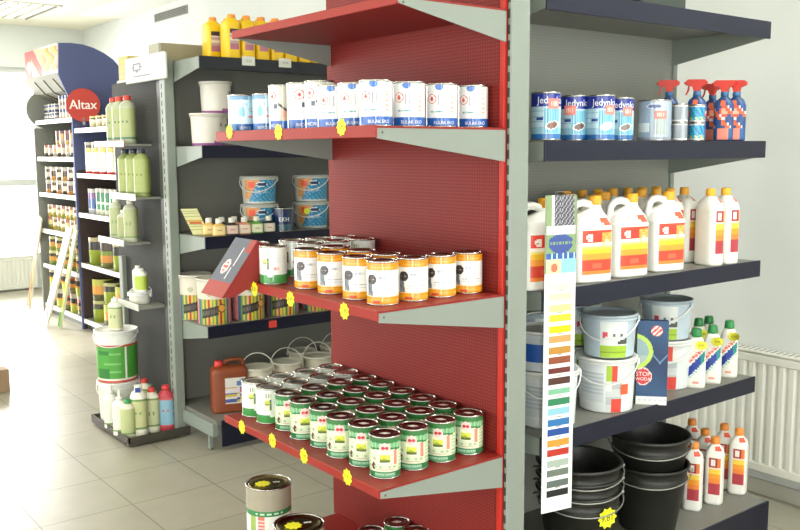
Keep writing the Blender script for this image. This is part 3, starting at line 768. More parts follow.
for Y, xs in ((2.345, (3.10, 3.20, 3.30, 3.40)), (2.49, (2.80, 2.90, 3.0, 3.1, 3.2, 3.30, 3.40))):
    for k, x in enumerate(xs): place(wb, (x, Y, B[2]-.003), radians(-12), 'slim white bottle with amber cap, %s row behind the jugs, %s from the left' % ('second' if Y < 2.4 else 'last', ORD[k]))
wl = white_bottle(.300, .040, .040, '#f0943a', grp='white bottles with orange caps on the navy base shelf')
for k, (px, py, Z0) in enumerate(((692, 508, 0), (713, 502, 0), (737, 492, 0), (703, 492, 0), (722, 486, 0), (690, 480, 0))):
    p = atz(px, py, B[4]); place(wl, (p.x, p.y, B[4]), face(p, -.15), ('orange capped white bottle beside the black buckets, nearest in front', 'orange capped white bottle second from the black buckets, in front', 'orange capped white bottle nearest the radiator at the end of the base shelf', 'orange capped white bottle behind the two nearest the black buckets', 'orange capped white bottle behind, next to the one by the radiator', 'orange capped white bottle at the back, its cap above the bucket rim')[k])
def green_bottle():
    r = empty('bottle', '', 'bottle', (0, 0, 0), 0, 'white cleaner bottles with green caps')
    def pa(x, y, z, nx, ny):
        if ny > -.2: return None
        s = z-.105-x*1.15
        if .045 < z < .165 and abs(x) < .034:
            if abs(s) < .022: return '#24409a' if x < .016 else '#1f8a88'
            if .030 < s < .052 and z > .11: return '#e8705c' if int(x*500+z*200) % 3 else '#f6dcd4'
            if -.034 < s < -.026: return '#9cd0c0'
        if .02 < z < .032 and abs(x) < .014: return '#e89880'
        return None
    b = MB(); b.loft([(0, .038, .024, 2.6, 0, 0), (.008, .041, .027, 2.6, 0, 0), (.12, .040, .026, 2.6, 0, 0), (.185, .036, .024, 2.5, 0, 0), (.212, .026, .020, 2.2, 0, 0), (.225, .019, .018, 2, 0, 0)], '#ecebe0', 'plastic', 44, pa, 24); b.build('body', r)
    b = MB(); b.lathe([(.021, .222), (.022, .226), (.019, .252), (.0165, .256)], '#2f8a4a', 'plastic', 24); b.build('cap', r)
    return r
gb = green_bottle()
for k, (px, py) in enumerate(((695, 386.5), (711, 382), (727.5, 376), (697, 373), (707, 370))):
    p = atz(px, py, B[3]); o = place(gb, (p.x, p.y, B[3]-.003), face(p, .05), 'green capped white cleaner bottle, %s' % ('leftmost of the three in front', 'middle of the three in front', 'rightmost, nearest the radiator', 'behind the leftmost one', 'behind the middle one')[k])
    if k < 3:
        b = MB(); starpoly(b, 'y', (.018, -.033, .190), .027, '#f2ee3a', sy=.8); b.text('8,90', .013, lambda x, y: (x+.018, -.0348, .190+y), '#6a6420'); b.build('price_sticker', o)
# ------------------------------------------------------------------ pails
def pail(name, label, cat, R, H, art, rim='#ecece6', body='#e6e8e4', taper=.9, handle='up', lid=None, group=None, hcol='#e8e8e4', nu=64, nv=24, texts=(), mat='plastic'):
    r = empty(name, label, cat, (0, 0, 0), 0, group)
    b = MB(); r0 = R*taper
    b.lathe([(r0-.004, 0), (r0, .004)], body, mat, 40, capt=False)
    b.wrap(r0, R-.003, .004, H-.022, art, nu, nv, mat)
    for t in texts: b.ctext(t[0], t[1], r0+(R-r0)*.6, t[2], t[3], t[4], sx=t[5] if len(t) > 5 else 1)
    b.lathe([(R-.003, H-.022), (R+.003, H-.021), (R+.003, H-.014), (R-.001, H-.013), (R-.001, H-.008)], body, mat, 40, capb=False, capt=False); b.build('body', r)
    b = MB(); b.lathe([(R+.001, H-.010), (R+.005, H-.009), (R+.005, H-.001), (R+.002, H), (R-.006, H), (R-.009, H-.006), (R*.5, H-.005)], lid or rim, mat, 40, capb=False); b.build('lid', r)
    b = MB(); K = 18; hr = R+.007
    if handle is None: return r
    if handle == 'up': pts = [(hr*cos(pi*k/K), 0, H-.018+hr*1.02*sin(pi*k/K)) for k in range(K+1)]
    elif handle == 'down': pts = [(hr*cos(pi*k/K), -hr*1.02*sin(pi*k/K), H-.020-.075*sin(pi*k/K)) for k in range(K+1)]
    else: pts = [(hr*cos(pi*k/K), hr*.95*sin(pi*k/K)*.7, H-.010+hr*.5*sin(pi*k/K)) for k in range(K+1)]
    b.tube(pts, .0028 if R < .2 else .003, hcol, 'plastic', 8)
    for s_ in (-1, 1): b.box((s_*hr-.004, -.010, H-.032), (s_*hr+.004, .010, H-.008), body, 'plastic', .002)
    b.build('handle', r); return r
def cw(u, v):
    x = (u-.5)*2*pi*.105; z = v*.19
    if x > .01 and x < .075:
        if z > .125: return '#a8c83c' if x < .03 else ('#d8493c' if x < .055 else '#e8e4da')
        if z > .085 and x < .03: return '#e9ece6'
        if z < .055 and x > .028: return '#dd4a3c'
        return '#b8bfbf' if int(z*220) % 2 else '#ced3d2'
    if abs(z-.10) < .06 and x < .0 and x > -.1: return '#cfd6d8' if int(z*200) % 3 else '#b9c2c8'
    return '#dfe4e4'
def cg(u, v):
    x = (u-.5)*2*pi*.10; z = v*.15
    if z < .05 and -.02 < x < .09: return '#a6c83a' if z < .02 or z > .028 else '#88aa2c'
    if -.02 < x < .09 and z > .05:
        if math.hypot(x-.0, (z-.095)) < .013: return '#d0485a' if (x+z*1.3)*220 % 2 < 1.2 else '#f0e6e6'
        if .03 < x < .07 and .088 < z < .098: return '#6a6e70' if int(x*500) % 2 else '#dfe3e0'
        if .05 < x < .085 and .055 < z < .07+(x-.05)*.3: return '#50564e'
        return '#e2e8e4'
    return mix('#b8c8d2', '#c9d6dc', .5+.5*sin(x*40))
bw = pail('pail', '', 'pail', .114, .212, cw, group='white pails on the third navy shelf', handle='down')
bg = pail('pail', '', 'pail', .106, .168, cg, rim='#a9b6bc', body='#bccad2', group='grey green labelled pails on the third navy shelf', handle='down')
c1 = (2.785, 2.25); p = aty(664, 385, 2.31)
place(bw, (c1[0], c1[1], B[3]-.003), face(c1, -.1), 'white pail with orange sticker under the grey pail, centre of the third navy shelf')
st_ = MB(); st_.wrap(.1095, .110, .075, .115, lambda a, c: '#f0603a', 6, 4, 'label', u0=.60, u1=.65)
place(bg, (c1[0]+.01, c1[1], B[3]+.210), face(c1, -.15), 'pale grey pail with green band stacked on the centre white pail')
place(bw, (p.x, 2.31, B[3]-.003), face(p, -.2), 'white pail at the bottom of the stack behind the navy leaflet box')
place(bg, (p.x, 2.31, B[3]+.210), face(p, -.4), 'pale pail with red sticker on top of the stack behind the leaflet box')
c2 = (2.45, 2.255)
place(bw, (c2[0], c2[1], B[3]-.003), face(c2, .1), 'white pail behind the hanging colour card beside the grey post')
def bluea(u, v): return '#2a5cae' if .25 < v < .8 and .1 < u < .9 else '#cfd8de'
place(pail('pail', '', 'pail', .100, .150, bluea, body='#d4dce0', handle='back'), (c2[0]-.02, c2[1]+.01, B[3]+.210), face(c2), 'blue banded pail stacked behind the colour card next to the grey post')
place(bw, (2.62, 2.48, B[3]-.003), face(c2), 'white pail in the back row between the two front stacks')
place(bg, (2.62, 2.48, B[3]+.210), face((2.6, 2.4), .2), 'pale grey pail on top of the back row stack')
place(bg, (2.86, 2.49, B[3]+.210), face((2.6, 2.4), .2), 'pale grey pail in the back row just left of the leaflet box')
place(bw, (2.86, 2.49, B[3]-.003), face(c2), 'white pail in the back row, lower one hidden behind the centre stack')
o = st_.build('price_sticker', None, (0, 0, 0)); o.parent = [x for x in bpy.data.objects if x.get('label', '').startswith('white pail with orange sticker')][0]
# leaflet box
loc = aty(651, 400, 2.150); r = empty('leaflet_box', 'navy leaflet box with a green arc and red octagon before the pails', 'leaflet box', (loc.x, 2.150, B[3]-.003), face(loc, .1))
def leaf(u, v):
    if v < .10: return '#e6e8e4' if not (.04 < v < .07 and int(u*60) % 2) else '#c8ccd0'
    x = u*.12; z = v*.34
    d = math.hypot((x-.025), (z-.115))
    if d < .036 and abs(x-.027)+abs(z-.115) < .047: return '#f0d8d4' if (.031 < d) else '#cc3c40'
    e = math.hypot(x-(-.01), z-.215)
    if .056 < e < .072: return '#b9dc5a'
    if e < .056: return '#8fa8ac' if z > .2 else '#a8b8b4'
    if math.hypot(x-.075, z-.300) < .022: return '#e0574a' if (x-z)*100 % 2 < 1.2 else '#f0e8e4'
    if abs((z-.17)-abs((x-.09))*1.2) < .004 and x > .06: return '#6f8fb4'
    return mix('#22395e', '#2f5078', .5+.5*sin(z*22+x*10))
b = MB(); b.box((-.06, 0, 0), (.06, .035, .34), '#22395e', 'label', .001); b.build('box', r)
b = MB(); b.grid((-.06, -.0008, 0), (.12, 0, 0), (0, 0, .34), 36, 90, leaf); b.text('STOP', .024, lambda x, y: (x-.034, -.0016, .124+y), '#f4ecea'); b.text('WODA', .018, lambda x, y: (x-.034, -.0016, .104+y), '#f4ecea'); b.build('printed_front', r)
# black buckets
def bucket(label, z=0):
    r = empty('bucket', label, 'bucket', (0, 0, 0), 0, 'black builder buckets on the navy base shelf')
    R, H = .158, .28; b = MB()
    b.lathe([(.110, 0), (.114, .004), (.148, H-.07), (.155, H-.069), (.156, H-.06), (.150, H-.058), (.154, H-.012), (.164, H-.011), (.166, H-.004), (.163, H), (.155, H), (.152, H-.006), (.146, H-.07), (.111, .006), (.02, .005)], '#23231f', 'rubber', 48, capt=True); b.build('body', r)
    b = MB(); K = 24; hr = .168
    b.tube([(hr*cos(pi*k/K), -hr*1.01*sin(pi*k/K), H-.03-.035*sin(pi*k/K)) for k in range(K+1)], .0026, '#9a9a94', 'steel', 8); b.build('handle', r)
    for s_ in (-1, 1):
        b = MB(); b.lathe([(.012, -.004), (.012, .004)], '#b0b2ac', 'steel', 12, (s_*.166, 0, H-.03)); b.build('handle_lug', r)
    return r
bk = bucket('')
s1 = atz(581, 459, .575); s2 = atz(650, 432, .59); s1.y = max(s1.y, 2.21)
for k, dz_ in enumerate((.0, .055, .105)):
    o = place(bk, (s1.x, s1.y, B[4]+dz_), radians(-35), 'black bucket in the stack nearest the colour card, %s' % ('bottom one bearing the yellow price star', 'middle one', 'top one')[k])
for k, dz_ in enumerate((.0, .12)):
    place(bk, (s2.x, s2.y, B[4]+dz_), radians(-50), 'black bucket in the stack beside the orange capped bottles, %s one' % ('lower', 'upper')[k])
rv = ray(605, 517); t_ = .5; q_ = CAM
for _ in range(4000):
    q_ = CAM+rv*t_; hgt = q_.z-B[4]; rad_ = .114+.034*max(0, min(1, hgt/.21))
    if math.hypot(q_.x-s1.x, q_.y-s1.y) < rad_+.003: break
    t_ += .001
ang = math.atan2(q_.y-s1.y, q_.x-s1.x); rr = math.hypot(q_.x-s1.x, q_.y-s1.y)+.012; zz = q_.z
b = MB(); starpoly(b, 'y', (0, 0, 0), .046, '#f0f028', sy=.9, n=10); b.text('9,81', .036, lambda x, y: (x, -.0018, y), '#3c3c20')
o = b.build('price_tag', None, (s1.x+rr*cos(ang), s1.y+rr*sin(ang), zz), ang+pi/2); tag(o, 'yellow star price tag reading 9,81 on the black buckets', 'price tag')
# dark crate on the highest navy shelf
r = empty('crate', 'dark green crate on the highest navy shelf, cut by the top of the photo', 'crate', (2.98, 2.32, B[0]))
b = MB(); b.box((-.14, -.15, 0), (.14, .15, .16), '#2c332c', 'plastic', .008); b.build('body', r)
b = MB(); b.box((-.146, -.156, .15), (.146, .156, .175), '#39413a', 'plastic', .004); b.build('lid', r)
# ------------------------------------------------------------------ colour card
r = empty('colour_card', 'long white colour swatch card hanging from the navy shelf edges', 'colour card', (2.340, 2.102, .465), radians(-11))
sw = ['#efe9c4', '#f2eeb0', '#efe890', '#ece832', '#e6e600', '#c99a5c', '#b98734', '#8f4a2e', '#6b2d28', '#4f2d26', '#7db896', '#2f7f56', '#8fc2d2', '#2f72ae', '#1f4a96', '#ef9434', '#bb3224', '#a6b4a8', '#6c786c', '#5f6a64', '#1c1e1e']
W, HH = .132, 1.13
def card(u, v):
    x = u; zt = (1-v)*HH
    if zt < .27: # leaflets
        if x < .04 or (zt < .17 and x > .95): return '#7f9468'
        if zt < .105:
            if x < .22 or x > .93: return '#8aa070'
            return '#f0f0ec' if abs(x-.24) < .03 else ('#4c4c54' if (int(x*26)+int(zt*150)) % 3 else '#a8a8b0')
        if zt < .135: return '#f2f4ee'
        if zt < .20:
            return '#3f5496' if math.hypot((x-.5)/.40, (zt-.167)/.034) < 1 and not (.160 < zt < .172 and int(x*30) % 2) else '#86a070'
        if zt < .22: return '#2f63a8' if int(x*22) % 4 else '#d8e4ee'
        return ('#8fc4e0' if x > .5 else '#d8d2a8') if math.hypot((x-.3)/.12, (zt-.25)/.016) > 1 else '#e07050'
    k = (zt-.30)/((HH-.30-.045)/len(sw)); i = int(math.floor(k)); f = k-i
    if 0 <= i < len(sw) and .16 < x < .88 and .10 < f < .76: return sw[i]
    if 0 <= i < len(sw) and .42 < x < .6 and .84 < f < .92: return '#a8a8a4'
    return '#f4f5f2'
b = MB(); b.box((-W/2, -.001, 0), (W/2, .001, HH), '#f2f3f0', 'label'); b.grid((-W/2, -.0016, 0), (W, 0, 0), (0, 0, HH), 25, 226, card); b.build('printed_board', r)
b = MB(); b.tube([(-.02, 0, HH-.01), (-.02, .006, HH+.012), (.02, .006, HH+.012), (.02, 0, HH-.01)], .0012, '#8a8a86', 'steel', 6); b.build('hook', r)
# ------------------------------------------------------------------ far grey unit goods
def canister():
    r = empty('canister', '', 'canister', (0, 0, 0), 0, 'yellow canisters on the highest grey shelf')
    def pa(x, y, z, nx, ny):
        if ny < -.4 and abs(x-.002) < .028 and .055 < z < .175:
            if z > .148: return '#3a2a38'
            if z < .085: return '#b06a80'
            return '#d8c8b8' if int(z*180) % 2 else '#b49a98'
        return None
    b = MB(); b.loft([(0, .042, .062, 5, 0, 0), (.005, .0445, .066, 5, 0, 0), (.205, .0445, .066, 5, 0, 0), (.222, .038, .055, 4, 0, 0), (.230, .026, .028, 2.4, 0, -.026), (.236, .020, .020, 2, 0, -.028)], '#eec414', 'plastic', 44, pa, 24); b.build('body', r)
    b = MB(); b.tube([(0, -.012, .224), (0, .0, .247), (0, .036, .249), (0, .054, .238), (0, .056, .21)], .009, '#eccc20', 'plastic', 8); b.build('handle', r)
    b = MB(); b.lathe([(.023, .232), (.024, .236), (.023, .252), (.020, .256)], '#f0983a', 'plastic', 20, (0, -.028, 0)); b.build('cap', r)
    return r
cn = canister()
for k in range(8):
    place(cn, (2.535+.097*k, 4.86, G[0]-.003), radians(-8), 'yellow canister in the front row on the highest grey shelf, %s from the left' % ORD[k])
for k in range(7):
    place(cn, (2.50+.097*k, 5.03, G[0]-.003), radians(-8), 'yellow canister in the back row on the highest grey shelf, %s from the left' % ORD[k])
for k, (px, py) in enumerate(((248.5, 61), (285, 63))):
    p = aty(px, py, GYL-.004); b = MB(); b.box((-.042, -.002, -.026), (.042, 0, .026), '#d9dad0', 'label')
    b.text(('12,50', '14,90')[k], .02, lambda x, y: (x, -.0024, y), '#7c7c74'); o = b.build('price_label', None, (p.x, GYL-.003, p.z)); tag(o, 'white price label under the yellow canisters, %s one' % ('left', 'right')[k], 'price label')
p = aty(272.5, 324, GYL); b = MB(); b.box((-.027, -.002, -.021), (.027, 0, .021), '#ec4a3a', 'label'); b.text('21', .022, lambda x, y: (x, -.0024, y), '#c83028')
o = b.build('price_label', None, (p.x, GYL-.003, p.z)); tag(o, 'red price label on the shelf edge below the striped tubs', 'price label')
def tuba(u, v):
    x = (u-.5)*2*pi*.09; z = v*.19
    if z < .018: return '#8a4a86'
    if .02 < x < .075 and .13 < z < .15: return '#7c7c78' if int(x*300) % 3 else '#cfcabc'
    if .03 < x < .065 and .08 < z < .09: return '#a9a498' if int(x*300) % 2 else '#d9d4c8'
    if .025 < x < .065 and .02 < z < .06: return '#f0603c'
    if z < .03 and x > -.02: return '#9a6090'
    return '#d9d4c8'
tb = pail('tub', '', 'tub', .094, .19, tuba, rim='#dcd8cc', body='#d6d2c6', handle=None, group='off white tubs on the upper grey shelf')
place(tb, (2.40, 4.93, G[1]-.003), radians(15), 'off white tub with orange sticker, lower one at the left end of the grey shelf')
place(tb, (2.50, 4.98, G[1]+.187), radians(15), 'off white tub with orange sticker, upper one of the stack on the grey shelf') if False else None
place(tb, (2.52, 5.10, G[1]-.003), radians(10), 'off white tub behind the front one on the upper grey shelf')
place(tb, (2.50, 5.0, G[1]+.187), radians(10), 'off white tub stacked on top of the two others on the upper grey shelf')
def blua(u, v):
    x = (u-.5)*2*pi*.108; z = v*.15
    if z < .014: return '#c4c8c4'
    if math.hypot((x-.045)/.036, (z-.122)/.016) < 1: return '#28355e' if math.hypot((x-.045)/.030, (z-.122)/.011) < 1 else '#e8ecec'
    if abs(x+.02) < .022 and .10 < z < .14: return '#ec5038'
    if x > -.045+(z-.02)*.6: return '#2c86b4' if (x+z)*30 % 1 < .85 else '#7fbcd4'
    if x > -.075: return '#d89a58' if z > .03 else '#d8c8a8'
    return '#c8c8ba'
bl = pail('paint_pail', '', 'pail', .110, .170, blua, rim='#c4c4b8', body='#c8c8bc', lid='#b4b6ae', group='blue labelled paint pails on the middle grey shelf', handle='down', texts=[('COLOR', .028, .56, .075, '#e8f0f4', .8)])
for k, (px, lv, s) in enumerate(((260, 0, 'lower one of the left stack'), (260, 1, 'upper one of the left stack'), (311.5, 0, 'lower one beside the red panel'), (311.5, 1, 'upper one beside the red panel'))):
    p = aty(px, 228, 4.96); place(bl, (p.x, 4.96, G[2]-.003+lv*.170), radians(-44), 'blue labelled paint pail on the middle grey shelf, '+s)
for k in (2,):
    o = [x for x in bpy.data.objects if 'lower one beside the red panel' in x.get('label', '')][0]
    b = MB(); starpoly(b, 'y', (-.005, -.1105, .112), .022, '#e4ec28'); b.build('price_sticker', o)
def navya(u, v):
    if v > .88: return '#2a3350'
    x = (u-.5)*2*pi*.062
    if v < .3: return '#4f7078' if int(x*200+v*30) % 2 else '#2f4a5c'
    return '#1f2f58'
t = tin('paint_tin', 'dark navy tin standing between the two pail stacks', 'tin', .064, .145, navya, '#6a7078', texts=[('EKH', .036, .52, .075, '#dfe6ea')], sticker=False)
p = aty(283, 230, 4.84); put(t, p.x, 4.84, G[2]-.003, t['label'])
def small_bottle(body, lab):
    r = empty('small_bottle', '', 'bottle', (0, 0, 0), 0, 'small squat bottles on the middle grey shelf')
    def pa(x, y, z, nx, ny):
        if ny < -.3 and .008 < z < .058: return '#c87a6a' if (.03 < z < .038 and abs(x) < .018) else lab
        return None
    b = MB(); b.loft([(0, .035, .024, 4, 0, 0), (.003, .038, .026, 4, 0, 0), (.058, .038, .026, 4, 0, 0), (.070, .022, .018, 2.5, 0, 0), (.076, .015, .015, 2, 0, 0)], body, 'plastic', 24, pa, 10); b.build('body', r)
    b = MB(); b.lathe([(.018, .074), (.019, .077), (.018, .100), (.016, .102)], '#e6e4d8', 'plastic', 20); b.build('cap', r); return r
SB = [('#d8b060', '#eed898', 'yellow'), ('#2c2c2c', '#e4c8b8', 'black'), ('#d08a6a', '#ecd8c4', 'orange'), ('#5a9a3a', '#e4ecc4', 'green'), ('#282828', '#ded4c4', 'dark')]
for k, (c_, l_, nm) in enumerate(SB):
    pr = small_bottle(c_, l_)
    place(pr, (2.40+.083*k, 4.81, G[2]-.003), radians(-15), '%s squat bottle with white cap in front on the middle grey shelf' % nm)
    place(pr, (2.38+.083*k, 4.90, G[2]-.003), radians(-15), '%s squat bottle in the second row on the middle grey shelf' % nm)
def lf(u, v): return '#c8603a' if .42 < v < .5 and .15 < u < .9 else ('#c8a850' if .5 < v < .58 else ('#d8d8a0' if int(v*30) % 3 else '#b4b47c'))
b = MB(); b.box((-.048, 0, 0), (.048, .002, .155), '#d4d49c', 'label'); b.grid((-.048, -.0006, 0), (.096, 0, 0), (0, 0, .155), 16, 26, lf)
for i in range(len(b.v)): v_ = b.v[i]; b.v[i] = Vector((v_.x-v_.z*.42, v_.y+v_.z*.25, v_.z))
o = b.build('leaflet', None, (2.345, 4.93, G[2]-.003), radians(-20)); tag(o, 'yellowish leaflet leaning at the left end of the middle grey shelf', 'leaflet')
def stripe(u, v):
    x = (u-.5)*2*pi*.108; z = v*.27
    if z > .165:
        if math.hypot((x+.02)/.02, (z-.20)/.018) < 1 and int(x*300+z*200) % 2: return '#8a9a68'
        return '#d8d2c0'
    if x < -.085: return '#47688a' if x > -.11 else '#d88e8c'
    if x > .095: return '#3c5f86' if x < .115 else '#c87878'
    s = (z-.085)-(x)*.22
    if abs(s) < .030 and x < .035 and x > -.075: return '#6a6050' if abs(s) < .014 and int(x*260) % 2 else '#2a2824'
    if math.hypot(x-.060, z-.105) < .028: return '#e8a040' if math.hypot(x-.060, z-.105) < .022 else '#3a2c20'
    return ('#d8b838', '#6c9a44', '#c8b84c', '#4f8440', '#e0a850', '#a8382e')[int((x+.5)*75) % 6]
sp_ = pail('striped_tub', '', 'tub', .102, .275, stripe, rim='#d8d4c4', body='#d4cfbe', taper=.96, handle=None, group='striped tubs on the lower grey shelf', nu=150, nv=56)
for k, (px, Y) in enumerate(((196, 5.10), (215, 4.872), (249, 4.872), (283, 4.872), (317, 4.872))):
    p = aty(px, 322, Y); place(sp_, (p.x, Y, G[3]-.003), radians((-30, -32, -10, -30, -26)[k]), 'striped tub on the lower grey shelf, %s from the left' % ORD[k])
# brown canister
r = empty('canister', 'brown canister with red cap and white label on the grey base shelf', 'canister', (2.455, 4.85, G[4]), radians(-18))
def bp(x, y, z, nx, ny):
    if ny < -.4 and -.014 < x < .088 and .055 < z < .215:
        if x < -.008 or x > .082 or z < .062 or z > .208: return '#d8d4cc'
        if .120 < z < .150: return '#a83a58' if int(x*200) % 2 else '#dcd0d8'
        if z > .155: return '#5a74a8' if abs((x-.03)-(z-.16)) < .008 or abs((x-.03)+(z-.2)) < .006 else '#d8d6d0'
        return ('#c8b040', '#4a5a9a', '#d8d2c8')[int(x*120+z*60) % 3]
    return None
b = MB(); b.loft([(0, .104, .066, 5, 0, 0), (.006, .110, .072, 5, 0, 0), (.25, .110, .072, 5, 0, 0), (.272, .098, .060, 4, 0, 0), (.280, .070, .030, 3, .0, 0)], '#84401f', 'plastic', 56, bp, 34); b.build('body', r)
b = MB(); b.tube([(-.03, 0, .272), (-.015, 0, .305), (.03, 0, .312), (.078, 0, .308), (.090, 0, .285), (.088, 0, .25)], .013, '#7c3a18', 'plastic', 10); b.build('handle', r)
b = MB(); b.lathe([(.024, .272), (.025, .276), (.025, .305), (.022, .31)], '#d83a34', 'plastic', 24, (-.060, 0, 0)); b.build('cap', r)
def wa(u, v): return '#d6d0bc' if v > .3 else '#cfc9b4'
hb = pail('bucket', '', 'bucket', .092, .250, wa, rim='#d8d4c2', body='#d2ccb8', taper=.85, handle='up', hcol='#d8d4c4', group='cream buckets with raised handles on the grey base shelf')
for k, (px, Y) in enumerate(((257.5, 4.82), (286.5, 4.83), (302, 5.04), (317, 4.85), (334, 5.04))):
    p = aty(px, (364, 360, 348, 355, 345)[k], Y); place(hb, (p.x, Y, G[4]), radians(-35+8*k), 'cream bucket with raised handle on the grey base shelf, %s from the left' % ORD[k])
# on top behind the header
b = MB((GX0, GYB, 0)); b.box((2.27, 5.26, 2.20), (3.3, 5.98, 2.222), '#b4b4a4', 'powder', .004); b.build('rear_shelf', gry)
r = empty('carton', 'yellow and green carton on top behind the white header sign', 'carton', (2.36, 5.88, 2.222))
b = MB(); b.box((-.08, -.08, 0), (.13, .08, .15), '#d8c878', 'label', .002); b.build('box', r)
b = MB(); b.grid((-.0805, .078, .002), (0, -.156, 0), (0, 0, .146), 14, 12, lambda u, v: '#c8a040' if v > .7 else ('#a8a848' if int(v*10) % 2 else '#c89a58')); b.build('label', r)
hb2 = pail('bucket', 'white bucket with upright round handle on top of the far grey unit', 'bucket', .098, .10, wa, rim='#ecead8', body='#e8e6d8', handle='up', hcol='#f0eee0')
place(hb2, (2.60, 5.44, 2.222), radians(-38))
# ------------------------------------------------------------------ bottles on the display end
def care_bottle(nm, H, R, body, lab, cap, spout=False, grp=None, lo=.1, hi=.78, mat='plastic', e=2.4, hy=None, dark='#7c9a5a'):
    r = empty(nm, '', 'bottle', (0, 0, 0), 0, grp); hy = hy or R*.8
    def pa(x, y, z, nx, ny):
        t = z/H
        if lo < t < hi: return dark if (t < lo+.03 or t > hi-.02 or (abs(t-.45) < .03 and abs(x) < R*.4 and int(x*400) % 2)) else lab
        return None
    b = MB(); b.loft([(0, R*.94, hy*.94, e, 0, 0), (.005, R, hy, e, 0, 0), (H*.78, R, hy, e, 0, 0), (H*.85, R*.8, hy*.8, 2.2, 0, 0), (H*.90, R*.4, R*.4, 2, 0, 0), (H*.92, R*.36, R*.36, 2, 0, 0)], body, mat, 28, pa, 18); b.build('body', r)
    b = MB()
    if spout: b.lathe([(R*.5, H*.91), (R*.5, H*.96), (R*.22, H*.98), (R*.16, H*1.12), (R*.1, H*1.14)], cap, 'plastic', 16)
    else: b.lathe([(R*.46, H*.905), (R*.5, H*.915), (R*.46, H*.99), (R*.4, H)], cap, 'plastic', 18)
    b.build('cap', r); return r
A1 = care_bottle('care_bottle', .30, .050, '#b0b89a', '#aab27a', '#d8483c', grp='tall pale bottles with red caps on the highest display tray', hi=.74, dark='#4c7a5c')
for k, (dx, y, s) in enumerate(((.10, 5.56, 'nearest'), (.10, 5.69, 'middle'), (.09, 5.82, 'farthest'))):
    place(A1, (PX-dx+.01, y, 1.80), radians(-50), 'pale bottle with red cap on the highest display tray, %s' % ('nearest the far grey unit', 'second from the far grey unit', 'third from the far grey unit', 'farthest from the far grey unit')[k])
A2 = care_bottle('care_bottle', .295, .050, '#909c5c', '#9eaa60', '#3a3f48', grp='lime bottles with dark caps on the second display tray', lo=.06, hi=.80, dark='#77853c')
for k, y in enumerate((5.38, 5.51, 5.64)):
    place(A2, (PX-.085, y, 1.475), radians(-50), 'lime green bottle with dark cap, %s' % ('nearest one on the second display tray', 'middle one on the second display tray', 'farthest one on the second display tray')[k])
A3 = care_bottle('care_bottle', .27, .046, '#bcbea6', '#a8ae7c', '#d8d8c8', grp='pale bottles on the third display tray')
A3b = care_bottle('care_bottle', .20, .040, '#c4c4b4', '#a4a872', '#e8e8dc')
place(A3, (PX-.10, 5.80, 1.18), radians(-50), 'pale bottle with white cap, tall one at the far end of the third display tray')
place(A3b, (PX-.10, 5.68, 1.18), radians(-50), 'short pale bottle on the third display tray')
place(A3, (PX-.09, 5.58, 1.18), radians(-50), 'pale bottle with white cap at the near end of the third display tray')
ST = pail('tub', 'short white tub on the lowest display tray', 'tub', .070, .075, lambda u, v: '#d8d8c8' if int(v*9) % 2 and abs(u-.5) < .15 else '#e9e8dc', handle='back', nu=40, nv=9)
place(ST, (PX-.10, 5.46, .80), radians(-50))
A4 = care_bottle('care_bottle', .15, .040, '#e9e9de', '#b4c84a', '#e8e8e0', lo=.1, hi=.7)
place(A4, (PX-.10, 5.43, .875), radians(-50), 'white and lime bottle standing on the short white tub')
A5 = care_bottle('care_bottle', .16, .034, '#ecece2', '#e0e0d2', '#f0f0e8')
place(A5, (PX-.09, 5.505, .875), radians(-50), 'plain white bottle standing on the short white tub, behind the lime one')
def gpa(u, v):
    if v > .80: return '#e6e8de'
    if v > .74 or v < .06: return '#c84a38'
    if v < .10: return '#e0e0d0'
    if abs(u-.62) < .012: return '#e6e8de'
    if .38 < u < .48 and (.6 < v < .66 or .1 < v < .3): return '#2f7a34'
    return '#4f9e3e' if int(v*26) % 5 or not .44 < u < .58 else '#7ab868'
def gpb(u, v):
    if v > .9: return '#e6e8de'
    if .42 < u < .55 and v < .55: return '#b4c070' if int(v*20+u*60) % 3 else '#e0e4c0'
    return '#dcdfd2' if v > .12 else '#c8cabc'
gp_ = Vector((2.03, 5.575, 0))
G1 = pail('pail', 'white pail at the bottom of the stack on the floor tray', 'pail', .128, .27, gpb, taper=.92, handle='down')
place(G1, (gp_.x+.01, gp_.y, .035), radians(-38))
G2 = pail('pail', 'large green labelled white pail stacked under a small bottle', 'pail', .132, .33, gpa, taper=.93, handle='down')
place(G2, (gp_.x+.01, gp_.y, .305), radians(-38))
A6 = care_bottle('care_bottle', .20, .045, '#e0e0d0', '#c6ca9c', '#ececE4'.lower(), spout=False, lo=.05, hi=.72)
place(A6, (gp_.x+.0, gp_.y-.03, .633), radians(-50), 'pale bottle with white pump standing on the green labelled pail')
cup = MB(); cup.tube([(.045, 0, .10), (.085, 0, .12), (.09, 0, .20), (.05, 0, .22)], .006, '#e6e6da', 'plastic', 8)
B1_ = care_bottle('care_bottle', .315, .049, '#ecebda', '#c6ca92', '#e6e6d8', lo=.14, hi=.72)
B2_ = care_bottle('care_bottle', .28, .045, '#e6e4d2', '#c8ccA0'.lower(), '#d84038', lo=.16, hi=.76)
B3_ = care_bottle('care_bottle', .285, .048, '#c0404a', '#8cb8cc', '#d83a3c', lo=.12, hi=.72, mat='plastic', dark='#d05a60')
B4_ = care_bottle('care_bottle', .24, .044, '#ecebe0', '#e6e6d8', '#eeeedf', spout=True)
B5_ = care_bottle('care_bottle', .235, .043, '#dcdcc4', '#bcc48c', '#3a9a58')
